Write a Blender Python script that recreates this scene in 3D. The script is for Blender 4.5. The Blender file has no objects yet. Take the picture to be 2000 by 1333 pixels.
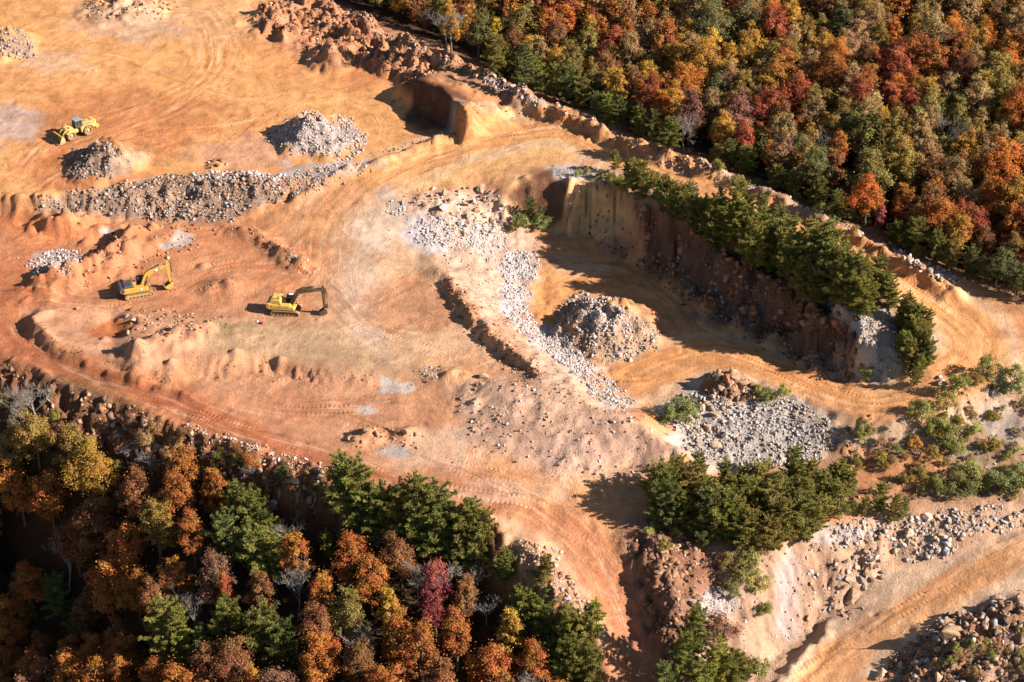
import bpy, bmesh, math, random
import numpy as np
from mathutils import Vector, Matrix, Quaternion, geometry

R = math.radians
rng = np.random.default_rng(7)
random.seed(7)
scene = bpy.context.scene
COL = scene.collection

# ------------------------------------------------------------------ camera
CAM_H = 177.0
PITCH = R(33.0)
HALF = R(15.0)
FPX = 1000.0 / math.tan(HALF)
cp, sp = math.cos(PITCH), math.sin(PITCH)

def ray(u, v):
    a = (np.asarray(u, float) - 1000.0) / FPX
    b = -(np.asarray(v, float) - 666.5) / FPX
    return a, cp + b * sp, -sp + b * cp      # world direction x, y, z

def unproj(u, v, z):
    dx, dy, dz = ray(u, v)
    t = (z - CAM_H) / dz
    return dx * t, dy * t

def proj(x, y, z):
    z = z - CAM_H
    depth = y * cp - z * sp
    up = y * sp + z * cp
    return 1000.0 + FPX * x / depth, 666.5 - FPX * up / depth

# ------------------------------------------------------------------ noise
_perm = np.random.default_rng(3).integers(0, 2**31, 65536)
def _hash(ix, iy, seed):
    h = _perm[(ix * 7919 + seed * 131) & 65535]
    return _perm[(h + iy * 104729) & 65535]
def perlin(x, y, seed=0):
    ix = np.floor(x).astype(np.int64); iy = np.floor(y).astype(np.int64)
    fx = x - ix; fy = y - iy
    ux = fx * fx * fx * (fx * (fx * 6 - 15) + 10); uy = fy * fy * fy * (fy * (fy * 6 - 15) + 10)
    def g(dx, dy):
        a = (_hash(ix + dx, iy + dy, seed) & 1023) * (2 * math.pi / 1024)
        return np.cos(a) * (fx - dx) + np.sin(a) * (fy - dy)
    a = g(0, 0); b = g(1, 0); c = g(0, 1); d = g(1, 1)
    return ((a + (b - a) * ux) + ((c + (d - c) * ux) - (a + (b - a) * ux)) * uy) * 1.5
def fbm(x, y, s, octs=4, seed=0, gain=0.5):
    r = 0; amp = 1; f = 1.0 / s
    for o in range(octs):
        r = r + amp * perlin(x * f + 17.3 * o, y * f + 5.1 * o, seed + o)
        amp *= gain; f *= 2.03
    return r

# ------------------------------------------------------------------ survey of the ground: break lines (picture point, level)
LINES = [
 # edge of the upper plateau and foot of its stony bank
 [(-90,372,4.6),(0,378,4.6),(50,388,4.6),(130,378,4.8),(200,362,5),(330,342,5.2),(460,336,5.2),(540,345,5),(590,352,4.6),(640,340,4.6),(720,318,4.8)],
 [(-90,430,1),(0,425,1),(60,425,1),(150,425,.8),(250,427,.8),(330,434,.6),(420,434,.7),(500,426,1),(540,404,2),(600,377,3),(660,354,4),(735,326,4.8)],
 # raised platform with its dark cut face
 [(788,164,9),(816,158,11),(852,172,11.5),(886,198,11.5),(910,226,11),(930,238,9)],
 [(774,205,5.2),(814,212,5),(848,228,4.9),(881,254,4.9),(902,278,5)],
 # cliff of the right-hand pit: top and foot
 [(985,382,4.6),(1010,352,5.8),(1040,336,6.3),(1085,329,6.6),(1096,352,6.6),(1150,356,6.8),(1200,366,7.2),(1260,393,7.8),(1330,423,8),(1400,460,8.1),(1470,495,8),(1540,535,7.8),(1600,576,7.6),(1650,606,7.4),(1682,642,6.4),(1700,692,3),(1706,738,-.6)],
 [(985,396,3.6),(1000,425,.5),(1040,452,-1),(1100,452,-2),(1150,452,-2.2),(1200,468,-2.8),(1240,500,-3.2),(1300,541,-3.6),(1330,557,-3.6),(1400,597,-3.8),(1470,634,-3.8),(1540,677,-3.6),(1600,716,-3.3),(1650,742,-2.6)],
 [(1236,442,1.6),(1265,455,2.4),(1330,480,2.2),(1400,516,2.4),(1470,551,1.8),(1540,592,2.2),(1600,632,1.8),(1645,668,1.6)],
 # white rubble slope into the pit: crest, left foot, right foot
 [(790,395,3),(820,450,2),(850,510,1.5),(875,545,1.9),(920,605,1.9),(980,668,1.9),(1040,718,1.7),(1090,742,1.7)],
 [(862,560,.3),(893,617,0),(943,664,-.2),(1000,712,-.3),(1030,735,-.1)],
 [(960,460,0),(985,500,-1.5),(1000,560,-2.4),(1030,615,-3),(1060,650,-3.2),(1130,690,-3.4),(1180,740,-3.5),(1245,795,-3.4)],
 # pinkish lumpy ridge: crest, toe
 [(925,752,.6),(1000,750,2),(1100,766,2.3),(1180,802,1.9),(1260,838,1.6),(1325,875,.8)],
 [(872,760,-.4),(880,800,-.8),(930,860,-1.2),(1000,900,-1.5),(1080,930,-1.8),(1180,942,-2),(1270,930,-2),(1310,908,-1.4)],
 # scalloped edge of the central bench
 [(345,690,.4),(390,688,.3),(430,698,.2),(500,688,.3),(560,704,0),(620,721,-.1),(700,735,-.2),(800,735,-.3),(860,741,-.3)],
 [(380,748,-1.6),(440,746,-1.7),(500,737,-1.7),(560,736,-1.6),(620,743,-1.4),(700,750,-1.1),(800,750,-.9),(855,755,-.7)],
 # bank round the hollow
 [(95,598,.4),(66,612,.5),(66,630,.4),(110,662,.3),(170,690,.2),(250,713,.2),(330,736,-.2)],
 [(60,604,-.8),(48,622,-1.1),(55,648,-1.2),(95,681,-1.3),(160,711,-1.4),(240,733,-1.5),(330,756,-1.6)],
 # outer rim of the lower haul track and foot of its fill slope
 [(-90,655,-1),(0,688,-1.2),(80,725,-1.5),(160,765,-1.7),(260,800,-1.8),(350,835,-1.9),(450,875,-2),(550,900,-2),(650,920,-2.1),(720,950,-2.2),(800,975,-2.5),(880,1000,-3),(950,1015,-3.2),(1010,1060,-4.5),(1060,1120,-6),(1110,1175,-8),(1160,1235,-11),(1180,1300,-13.5),(1190,1345,-15)],
 [(-90,790,-8),(0,830,-8.5),(100,880,-9),(200,910,-10),(350,960,-10.5),(450,1000,-11),(550,1040,-11.5),(650,1070,-12),(750,1100,-12.5),(850,1130,-13),(950,1160,-13.5),(1000,1200,-14),(1060,1260,-15.5),(1120,1310,-17),(1150,1360,-18)],
 # ramp down the gully: left edge, middle, right edge, right bank
 [(1000,1000,-3),(1060,1040,-4.8),(1120,1100,-7.2),(1165,1170,-9.8),(1195,1230,-12.3),(1205,1300,-14.6),(1210,1350,-16)],
 [(1060,985,-3),(1120,1040,-5.2),(1170,1100,-7.8),(1205,1160,-10.3),(1228,1220,-12.9),(1240,1280,-14.9),(1244,1350,-16.8)],
 [(1150,1000,-3.6),(1190,1050,-5.8),(1222,1110,-8.2),(1245,1170,-10.6),(1264,1230,-13),(1278,1300,-15),(1282,1350,-16)],
 [(1265,1000,-3.8),(1262,1050,-4.6),(1285,1090,-5.6),(1305,1140,-7),(1318,1190,-9),(1330,1250,-12),(1340,1310,-14.5)],
 # grey talus below the loop of the road: top and foot
 [(1285,805,-3),(1340,777,-3),(1385,745,-2.2),(1480,748,-1.8),(1560,776,-1.6),(1640,805,-1.2),(1720,818,-.8),(1810,808,-.2),(1890,772,.4),(1945,742,.7),(2010,722,1),(2090,712,1.2)],
 [(1330,885,-4.5),(1400,912,-6),(1480,922,-6.5),(1560,905,-6),(1640,890,-5)],
 # lower quarry wall: top and foot
 [(1345,1075,-7),(1400,1066,-7),(1480,1076,-7.5),(1560,1052,-7.5),(1640,1032,-7.5),(1720,1016,-7.5),(1800,1006,-7.5),(1900,1000,-7.2),(2000,994,-7),(2090,988,-7)],
 [(1440,1360,-18),(1500,1300,-18),(1560,1250,-17.5),(1620,1205,-16.6),(1690,1150,-14.6),(1750,1104,-12.9),(1850,1088,-11.6),(1920,1064,-10.3),(2000,1030,-9.5),(2090,1005,-9.2)],
 # middle of the upper haul road and its loop
 [(640,440,1.5),(690,385,3),(740,345,4.5),(900,285,5.3),(1000,255,5.9),(1100,240,6.2),(1200,290,6.6),(1300,335,7),(1400,380,7.2),(1500,425,7),(1600,470,6.8),(1700,510,6),(1780,560,5),(1850,610,4),(1890,650,3.2),(1900,690,2.3),(1870,730,1.4),(1800,765,.6),(1700,785,-.4),(1600,760,-1.4),(1500,720,-2.4),(1420,690,-3)],
 # low ground at the wood's edge
 [(690,-20,4),(800,38,3.4),(900,85,3),(1010,130,3),(1110,170,3.2),(1260,238,3.5),(1410,288,3.6),(1560,350,3.6),(1700,412,3.4),(1850,485,3.2),(1950,525,3.4),(2090,560,3.6)],
 # forest side of the road
 [(640,20,5.2),(760,62,5),(900,118,5),(1000,165,5.2),(1100,205,5.6),(1250,275,5.8),(1400,325,6),(1550,390,6),(1700,452,5.6),(1850,525,5),(1920,560,4.6),(2010,600,4.4),(2090,630,4.2)],
]
POINTS = [
 (0,60,6),(0,200,5.6),(0,330,5),(100,160,6),(200,120,6),(300,200,5.8),(400,100,6.2),(300,60,6.3),(450,20,6.5),(480,120,6),(450,220,5.6),(330,290,5.2),(430,310,5),(550,200,5.5),(560,320,5),(650,180,5.4),(720,260,5.2),(760,170,5.4),(700,140,5.6),(640,100,5.6),(120,320,5),(700,300,5),
 (850,145,10.8),(905,165,11),(950,170,9.2),(1000,200,7),(960,212,8.2),(985,222,5.9),(880,285,5.2),(820,290,5.2),
 (0,470,0),(60,450,.4),(150,450,.3),(300,500,0),(350,475,.1),(420,480,.2),(520,470,.6),(500,520,0),(600,480,.8),(620,560,0),(560,540,0),(700,480,1.2),(740,420,2.4),(760,370,3.7),(800,350,4.4),(900,345,5),(950,340,5.3),(700,560,0),(700,640,-.2),(800,520,.6),(800,600,0),(850,660,-.3),(900,700,-.3),(760,700,-.3),(620,660,0),(560,620,0),(450,600,0),(350,600,0),(230,590,-.2),(100,580,-.3),(0,590,-.5),(0,540,-.2),(-90,500,0),(-90,580,-.5),
 (880,390,3.6),(940,400,2.6),(900,450,1.4),(980,430,.8),(930,520,-.2),(960,570,-1),
 (130,640,-.7),(170,645,-1),(215,645,-1.2),(260,650,-1.2),(215,668,-1),(150,605,.2),(250,612,.1),(300,640,.6),(300,680,.5),(350,650,.3),(430,650,.1),(230,695,0),
 (0,640,-1),(20,600,-.7),(130,725,-1.5),(250,760,-1.6),(350,790,-1.8),(450,830,-1.9),(550,860,-1.9),(650,890,-2),(750,930,-2.1),(850,960,-2.3),(930,985,-2.6),
 (500,770,-1.7),(560,790,-1.8),(650,800,-1.8),(700,775,-1.5),(780,830,-1.5),(840,790,-1.1),(750,890,-1.8),(850,930,-2),(950,955,-2.2),(1050,955,-2.4),(1150,965,-2.6),(1230,960,-2.8),
 (1060,540,-2.6),(1050,600,-3.1),(1150,510,-2.8),(1100,560,-3.2),(1300,600,-3.5),(1400,650,-3.4),(1300,720,-3.4),(1200,760,-3.5),(1350,690,-3.3),(1450,690,-3),(1550,712,-2.6),(1350,750,-3.2),(1420,720,-2.9),
 (1100,335,6.7),(1170,335,6.6),(1230,360,7.2),(1300,390,7.8),(1450,460,8),(1560,508,7.8),(1650,560,7.4),(1740,604,6.6),(1790,650,4),(1810,700,2.8),(1770,735,1.2),(1725,747,-.2),(1745,690,3.2),
 (1950,610,4),(2010,650,3.4),(2090,690,2.8),(1930,670,2.7),(2000,690,2.4),(1960,715,1.6),
 (1700,845,-2.5),(1800,850,-3),(1900,830,-2.5),(1980,800,-2),(2090,790,-2),(1750,900,-4.5),(1850,890,-4.5),(1950,880,-4.5),(2090,880,-4.5),
 (1310,950,-3.6),(1370,985,-5),(1450,1000,-5.6),(1550,985,-6),(1650,965,-6),(1750,955,-6),(1850,930,-5.6),(1950,940,-6),(2090,920,-5.4),
 (1400,1150,-10.8),(1460,1250,-15),(1340,1130,-7.8),(1400,1320,-16.8),(1540,1150,-12.5),(1620,1110,-11.5),
 (2090,1050,-9.2),(2000,1080,-10),(1900,1120,-11.5),(1800,1180,-13.5),(1700,1240,-15.5),(1600,1310,-17.2),(1560,1360,-18),(2000,1130,-10.6),(1850,1230,-13.2),(1750,1290,-15.5),(1700,1330,-17),(2000,1250,-12.2),(1900,1330,-14.5),(2090,1333,-13),(1700,1430,-19),(2000,1430,-16.5),(1500,1430,-19.5),(1300,1430,-18.5),(2090,1150,-10.4),
 (1000,0,5.5),(1300,100,6.5),(1600,200,7.5),(1900,300,8.5),(2090,400,8),(1300,-60,9.5),(1600,0,10.5),(1900,50,12.5),(2100,100,13),(2100,-60,16),(1000,-80,8),(600,-80,7),(300,-60,6.5),(0,-60,6.5),(-90,-60,6.5),(-90,100,6),(-90,250,5.5),(560,-30,6.4),(480,-20,6.6),
 (-90,1000,-20),(0,1090,-32),(120,1130,-28),(300,1130,-19.5),(400,1200,-19),(330,1260,-21.5),(150,1230,-36),(60,1180,-37),(600,1250,-19),(800,1280,-19),(1000,1330,-19.5),(0,1333,-46),(200,1333,-38),(330,1390,-28),(600,1430,-25),(900,1440,-23),(1100,1430,-20.5),(-100,1430,-50),(-90,1200,-42),
]
def sample_line(pts, step=1.4):
    w = []
    for u, v, z in pts:
        x, y = unproj(u, v, z); w.append((float(x), float(y), z))
    out = []
    n = len(w)
    for i in range(n - 1):
        p0 = np.array(w[max(i-1,0)]); p1 = np.array(w[i]); p2 = np.array(w[i+1]); p3 = np.array(w[min(i+2,n-1)])
        m = max(1, int(np.hypot(*(p2-p1)[:2]) / step))
        for k in range(m):
            t = k / m
            q = 0.5*((2*p1)+(-p0+p2)*t+(2*p0-5*p1+4*p2-p3)*t*t+(-p0+3*p1-3*p2+p3)*t**3)
            q[2] = p1[2] + (p2[2]-p1[2])*t
            out.append(q)
    out.append(np.array(w[-1]))
    return np.array(out)

X0, X1, Y0, Y1, DG = -142.0, 146.0, 166.0, 452.0, 0.4
gx = np.arange(X0, X1 + 1e-6, DG); gy = np.arange(Y0, Y1 + 1e-6, DG)
NX, NY = len(gx), len(gy)
P3 = [sample_line(l) for l in LINES]
for u, v, z in POINTS:
    x, y = unproj(u, v, z); P3.append(np.array([[float(x), float(y), z]]))
P3.append(np.array([(-143,165,-52),(-143,230,-34),(-143,300,-1),(-143,380,6),(-143,453,8),(147,453,18),(147,165,-19),(147,230,-13),(147,330,4.5),(0,453,10),(0,165,-25),(-70,165,-46),(80,165,-20)], float))
P3 = np.concatenate(P3)
tin = geometry.delaunay_2d_cdt([Vector((a, b)) for a, b, c in P3], [], [], 0, 1e-4, True)
tv = np.array([(p.x, p.y) for p in tin[0]])
tz = np.array([P3[o[0], 2] if o else 0.0 for o in tin[3]])
Z = np.zeros((NY, NX))
for f in tin[2]:
    a, b, c = f
    (xa, ya), (xb, yb), (xc, yc) = tv[a], tv[b], tv[c]
    i0 = max(0, int(math.floor((min(xa, xb, xc)-X0)/DG))); i1 = min(NX-1, int(math.ceil((max(xa, xb, xc)-X0)/DG)))
    j0 = max(0, int(math.floor((min(ya, yb, yc)-Y0)/DG))); j1 = min(NY-1, int(math.ceil((max(ya, yb, yc)-Y0)/DG)))
    if i1 < i0 or j1 < j0: continue
    den = (yb-yc)*(xa-xc)+(xc-xb)*(ya-yc)
    if abs(den) < 1e-9: continue
    xx = gx[i0:i1+1][None, :]; yy = gy[j0:j1+1][:, None]
    l1 = ((yb-yc)*(xx-xc)+(xc-xb)*(yy-yc))/den
    l2 = ((yc-ya)*(xx-xc)+(xa-xc)*(yy-yc))/den
    l3 = 1-l1-l2
    m = (l1 >= -1e-6) & (l2 >= -1e-6) & (l3 >= -1e-6)
    Z[j0:j1+1, i0:i1+1][m] = (l1*tz[a]+l2*tz[b]+l3*tz[c])[m]
def blur(A, n=1):
    for _ in range(n):
        B = np.pad(A, 1, mode='edge')
        A = (B[:-2,1:-1]+B[2:,1:-1]+2*B[1:-1,1:-1])/4
        B = np.pad(A, 1, mode='edge')
        A = (B[1:-1,:-2]+B[1:-1,2:]+2*B[1:-1,1:-1])/4
    return A
Z = blur(Z, 2)
GX, GY = np.meshgrid(gx, gy)

def cells(x, y, s, seed=0):
    """blocky broken-rock pattern: a random level per irregular cell, and the gap between cells"""
    fx = x/s; fy = y/s; ix = np.floor(fx).astype(np.int64); iy = np.floor(fy).astype(np.int64)
    d1 = np.full(x.shape, 9.0); d2 = np.full(x.shape, 9.0); val = np.zeros(x.shape)
    for a in (-1, 0, 1):
        for b in (-1, 0, 1):
            h = _hash(ix+a, iy+b, seed); px = ix+a+(h & 255)/255; py = iy+b+((h >> 8) & 255)/255
            d = np.hypot(fx-px, fy-py); m = d < d1
            d2 = np.where(m, d1, np.minimum(d2, d)); val = np.where(m, ((h >> 16) & 255)/255, val); d1 = np.where(m, d, d1)
    return val, d2-d1

def seg_field(pts2, reach=14.0):
    """distance to a polyline, position along it and signed offset, over the grid (within reach)"""
    D = np.full(GX.shape, 1e9); S = np.zeros(GX.shape); O = np.zeros(GX.shape); acc = 0.0
    for (x0, y0), (x1, y1) in zip(pts2[:-1], pts2[1:]):
        dx, dy = x1-x0, y1-y0; L = math.hypot(dx, dy)
        if L < 1e-6: continue
        i0 = max(0, int((min(x0, x1)-reach-X0)/DG)); i1 = min(NX, int((max(x0, x1)+reach-X0)/DG)+2)
        j0 = max(0, int((min(y0, y1)-reach-Y0)/DG)); j1 = min(NY, int((max(y0, y1)+reach-Y0)/DG)+2)
        if i1 > i0 and j1 > j0:
            w = (slice(j0, j1), slice(i0, i1)); gx_, gy_ = GX[w], GY[w]
            t = np.clip(((gx_-x0)*dx+(gy_-y0)*dy)/(L*L), 0, 1)
            qx, qy = gx_-(x0+t*dx), gy_-(y0+t*dy)
            d = np.hypot(qx, qy)
            m = d < D[w]
            D[w][m] = d[m]; S[w][m] = (acc+t*L)[m]; O[w][m] = (np.sign(dx*qy-dy*qx)*d)[m]
        acc += L
    return D, S, O, acc

wob = fbm(GX, GY, 6.0, 3, 11)
wob2 = fbm(GX, GY, 2.2, 3, 21)
def ridge(pts, h, hw, base, rough=0.35, taper=3.0, sharp=1.0):
    global Z
    w = [tuple(float(c) for c in unproj(u, v, base + h)) for u, v in pts]
    D, S, O, L = seg_field(w)
    e = np.clip(np.minimum(S, L-S)/taper + (0.35 if taper else 1), 0, 1)
    d = D + wob*hw*0.28
    p = np.clip(1-d/hw, 0, 1)
    p = p**sharp
    p = p*p*(3-2*p)*0.45+p*0.55
    Z = Z + p*h*e*(1+rough*wob2)
def mound(u, v, rx, ry, h, base, rough=0.25, flat=0.0, rot=0.0):
    """heap whose foot has the picture centre (u,v) and radii rx, ry pixels across / along the ground"""
    global Z
    x, y = unproj(u, v, base)
    ax, _ = unproj(u+rx, v, base); _, by = unproj(u, v-ry, base)
    ax = abs(ax-x); by = abs(by-y)
    c, s = math.cos(rot), math.sin(rot)
    qx = ((GX-x)*c+(GY-y)*s)/ax; qy = (-(GX-x)*s+(GY-y)*c)/by
    r = np.hypot(qx, qy) + wob*0.16 + wob2*0.07
    p = np.clip((1-r)/(1-flat), 0, 1)
    p = np.where(p < .15, p*p/.3, p-.075)
    Z = Z + p*h*(1+rough*wob2)
# ------------------------------------------------------------------ heaps, berms and hollows
ridge([(55,540),(100,520),(150,508),(200,492),(240,460),(290,436)], 3.0, 5.5, 0.2, .4)
ridge([(440,438),(500,448),(545,480),(600,512)], 1.5, 2.8, .6, .3)
ridge([(120,432),(200,440),(262,436)], 1.2, 3.0, .6, .6)
ridge([(20,408),(75,420),(150,432)], 1.6, 3.2, .8, .6)
ridge([(262,690),(290,662),(330,645),(385,634),(430,628)], 2.1, 4.0, .2, .4)
ridge([(240,612),(262,625),(290,640)], 1.3, 2.6, 0, .8)
ridge([(70,398),(130,385),(200,370),(330,350),(460,344),(550,352)], 1.1, 3.4, 5, .7)
ridge([(560,378),(640,346),(720,322)], .9, 2.0, 4.2, .6)
ridge([(725,308),(800,284),(900,250),(980,218),(1035,198)], 1.5, 2.6, 5.4, .45)
ridge([(560,-30),(640,8),(720,45),(800,85),(870,118),(960,158),(1040,196),(1120,226),(1200,266),(1290,300),(1370,325),(1440,350)], 2.5, 3.0, 5.6, .5)
ridge([(1440,350),(1560,402),(1660,445),(1740,488),(1830,528),(1885,552)], 2.1, 2.8, 6, .5)
ridge([(500,25),(560,10),(620,25),(690,52),(750,80),(820,112),(880,132)], 2.6, 6.0, 5.6, .7)
ridge([(690,100),(740,105),(790,125),(820,142)], 2.4, 4.5, 5.5, .8)
ridge([(505,50),(545,45),(590,62)], 2.2, 4.5, 5.6, .8)
mound(652,118, 62, 34, 4.6, 5.5, .2)
mound(618,272,100,48, 5.6, 5.1, .35, .14)
mound(660,268, 50,26,-1.6, 5.1, .3)
mound(206,322, 82,46, 5.2, 5.0, .4, .12)
mound(262,318, 40,24, 1.4, 5.0, .3)
mound(1186,648,112,64, 5.2,-3.5, .35, .3)
mound( 22, 96, 62,34, 4.6, 5.8, .4, .1)
mound(245, 18,110,40, 3.4, 6.4, .5)
mound(1010,120,0.1,0.1,0,5)
mound(440,562, 72,30, 1.7, 0, .4)
mound(712,858, 46,22, 1.8,-1.8, .8)
mound(790,852, 36,18, 1.2,-1.6, .8)
mound(424,324, 26,14, 1.0, 5.0, .8)
mound(1425,755, 62,36, 3.0,-2.6, .6)
mound(870,740, 52,22, 1.3,-.6, .7)
mound(1000,470,0.1,0.1,0,0)
mound(470,655, 60,22, .6, 0, .5)
mound(1900,1290,170,95, 3.2,-13.6, .7)
mound(1975,1190, 70,32, 2.0,-11.3, .6)
mound(1225,895, 70,26,-1.6,-.6, .4)
mound(1190,468, 40,20, 1.6,-2.8, .8)
mound(1340,560, 48,22, 1.8,-3.3, .8)
mound(1470,640, 58,18, 1.6,-3.3, .8)
mound(1590,735, 60,16, 1.4,-2.8, .8)
mound(1195,1050,0.1,0.1,0,-6)
mound(640,332, 75,18, .9, 4.7, .3)
mound(1045,1075, 60,30, 1.0,-5, .5)

ridge([(110,596),(80,604),(64,616),(66,632),(110,664),(170,692),(250,715),(330,738),(390,752)], 1.2, 1.7, .3, .3)
ridge([(1500,1350),(1545,1310),(1600,1250),(1630,1205)], 1.1, 1.8, -17.4, .6)
ridge([(255,664),(262,680),(258,700)], 1.4, 2.2, .2, .5)
for u, v, r, h in [(225,692,16,1.0),(272,722,16,1.2),(335,712,14,1.0),(112,455,22,1.0),(168,478,20,1.2),(258,472,18,1.3),(462,692,18,1.0),(300,455,16,1.2),(238,430,20,1.4),(90,428,24,1.3),(395,520,14,.6),(205,655,10,.8),(620,725,14,.7),(545,705,14,.9),(1110,905,22,.8),(1010,830,26,.9),(1210,860,24,.9),(930,800,20,.8)]:
    mound(u, v, r, r*.6, h, 0 if v < 760 else -1, .6)
for u, v, rx, ry, h in [(1180,462,34,22,2.6),(1255,505,40,22,3.4),(1320,548,36,20,3.0),(1395,596,44,20,3.6),(1455,632,36,18,2.6),(1520,674,44,18,3.2),(1590,718,40,16,2.4),(1110,452,26,18,2.4),(1030,440,24,16,1.6)]:
    mound(u, v, rx, ry, h, -3.3, .6)
# road cross-fall, ruts and general roughness
UU, VV = proj(GX, GY, Z)
gzy, gzx = np.gradient(Z, DG)
SLOPE = np.hypot(gzx, gzy)
steep = np.clip((blur(SLOPE, 4)-0.22)/0.5, 0, 1)

_warp = {}
def warp_of(seed):
    if seed not in _warp: _warp[seed] = (fbm(GX, GY, 5.0, 4, seed), fbm(GX, GY, 5.0, 4, seed+9))
    return _warp[seed]
def poly_mask(pts, feather, warp=14.0, seed=40):
    """soft mask of a picture polygon, edges made irregular with noise"""
    wu, wv = warp_of(seed)
    U_ = UU + wu*warp; V_ = VV + wv*warp*.55
    us = [p[0] for p in pts]; vs_ = [p[1] for p in pts]; pad = feather+2
    box = (U_ > min(us)-pad) & (U_ < max(us)+pad) & (V_ > min(vs_)-pad) & (V_ < max(vs_)+pad)
    U = U_[box]; V = V_[box]
    inside = np.zeros(U.shape, bool); d = np.full(U.shape, 1e9)
    n = len(pts)
    for i in range(n):
        x0, y0 = pts[i]; x1, y1 = pts[(i+1) % n]
        if y0 != y1:
            c = ((y0 > V) != (y1 > V)) & (U < (x1-x0)*(V-y0)/(y1-y0)+x0)
            inside ^= c
        dx, dy = x1-x0, y1-y0; L2 = dx*dx+dy*dy+1e-9
        t = np.clip(((U-x0)*dx+(V-y0)*dy)/L2, 0, 1)
        d = np.minimum(d, np.hypot(U-x0-t*dx, V-y0-t*dy))
    s = np.where(inside, d, -d)
    m = np.clip(s/feather*.5+.5, 0, 1)
    out = np.zeros(U_.shape); out[box] = m*m*(3-2*m)
    return out

FOREST = np.maximum(poly_mask([(600,-200),(640,0),(760,48),(900,108),(1000,155),(1100,200),(1250,268),(1400,318),(1550,385),(1700,448),(1850,520),(1900,545),(2100,600),(2600,600),(2600,-200)], 14, 6),
                    poly_mask([(-300,760),(0,800),(200,880),(420,960),(700,1040),(950,1110),(1010,1180),(1090,1270),(1140,1400),(-300,1700)], 40, 14))
ROUGHZ = np.clip(poly_mask([(880,750),(1000,735),(1120,755),(1340,870),(1290,930),(1100,935),(930,870)], 30)*.5
       + poly_mask([(1250,1040),(1340,1060),(1480,1080),(1450,1340),(1280,1340),(1220,1150)], 30)*.8
       + poly_mask([(0,690),(300,810),(640,915),(960,1015),(960,1100),(640,1040),(300,960),(0,840)], 20)*1.0
       + poly_mask([(500,0),(640,0),(900,110),(1200,260),(1440,345),(1880,545),(1860,560),(1420,370),(1000,225),(840,150),(600,130),(490,60)], 12)*.9
       + poly_mask([(1620,820),(2000,740),(2100,990),(1650,990)], 25)*.55
       + poly_mask([(780,390),(960,380),(1050,480),(1240,790),(1060,740),(870,540)], 18)*.7
       + poly_mask([(1300,760),(1500,745),(1660,810),(1640,890),(1400,920)], 20)*.6
       + poly_mask([(50,380),(200,360),(560,340),(560,390),(430,435),(60,430)], 12)*.6, 0, 1.2)
PITMASK = poly_mask([(1030,430),(1230,450),(1500,640),(1660,745),(1400,700),(1250,790),(1030,620)], 16)
n1 = fbm(GX, GY, 3.2, 4, 51); n2 = fbm(GX, GY, 1.3, 3, 61, .6); n3 = fbm(GX, GY, 14, 3, 71)
# broken, blocky rock faces
BROKEN = np.clip(poly_mask([(1235,1030),(1330,1040),(1400,1090),(1345,1240),(1300,1330),(1262,1200),(1225,1090)], 14)
   + poly_mask([(0,700),(300,818),(640,920),(900,1010),(1010,1070),(1110,1190),(1170,1300),(1120,1330),(960,1140),(640,1030),(300,950),(0,830)], 14)
   + poly_mask([(1220,400),(1400,470),(1560,545),(1660,640),(1690,745),(1540,690),(1380,600),(1250,510)], 12)*.8
   + poly_mask([(500,0),(640,0),(760,70),(890,130),(850,150),(720,130),(600,110),(495,60)], 10)*.55
   + poly_mask([(1570,1050),(1740,1010),(1760,1090),(1640,1190),(1560,1230),(1600,1130)], 14)*.8
   + poly_mask([(50,385),(200,362),(460,340),(570,350),(560,390),(430,432),(250,425),(80,412)], 8)*.6
   + poly_mask([(1600,600),(1760,610),(1740,740),(1690,740)], 10)*.7
   + poly_mask([(640,10),(870,118),(1200,266),(1440,350),(1885,552),(1860,560),(1420,368),(1180,285),(850,140)], 8)*.5
   + poly_mask([(780,390),(960,380),(1040,470),(960,480),(860,470)], 12)*.5
   + poly_mask([(1760,1290),(1850,1210),(2050,1160),(2050,1340),(1760,1340)], 14)*.7
   + poly_mask([(862,545),(900,600),(1060,735),(1040,740),(930,660),(868,575)], 6)*.6, 0, 1)
cv, cg = cells(GX+wob*.8, GY+wob2*.8, 2.6, 5); _c2, _ = cells(GX-wob*.8+40, GY+wob2*.8, 2.1, 15); cv2, cg2 = cells(GX+wob2*.5, GY-wob2*.5, 1.2, 6)
# faces pushed in and out sideways: flutes on the cut bank, steps and blocks elsewhere
flm = poly_mask([(1088,335),(1245,375),(1250,470),(1105,462)], 8, 4)
flute = np.abs(np.sin(GX*2.3 + fbm(GX, GY, 5, 2, 93)*2.2))**.7
wsx = BROKEN*((cv-.5)*1.9*np.clip(cg*3, 0, 1)+(cv2-.5)*.9+fbm(GX, GY, 4, 3, 191)*1.1) + wob*.25
wsy = BROKEN*((_c2-.5)*1.9+fbm(GX, GY, 4, 3, 195)*1.1) + wob2*.15 + flm*(flute*1.1+fbm(GX, GY, 3, 3, 197)*.5)
fx = np.clip((GX+wsx-X0)/DG, 0, NX-1.001); fy = np.clip((GY+wsy-Y0)/DG, 0, NY-1.001)
i_ = fx.astype(int); j_ = fy.astype(int); a_ = fx-i_; b_ = fy-j_
Z = (Z[j_,i_]*(1-a_)+Z[j_,i_+1]*a_)*(1-b_)+(Z[j_+1,i_]*(1-a_)+Z[j_+1,i_+1]*a_)*b_
Z = Z + BROKEN*((cv-.5)*1.15*np.clip(cg*4, 0, 1) + (cv2-.5)*.5*np.clip(cg2*4, 0, 1))
ridged = 1-2*np.abs(fbm(GX, GY, 7.0, 5, 81, .55))
n4 = fbm(GX, GY, 9.0, 4, 85, .55)
clod = np.clip(fbm(GX, GY, 1.1, 3, 131, .65)-.45, 0, 1)*np.clip(fbm(GX, GY, 9, 3, 135)+.25, 0, 1)
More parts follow.
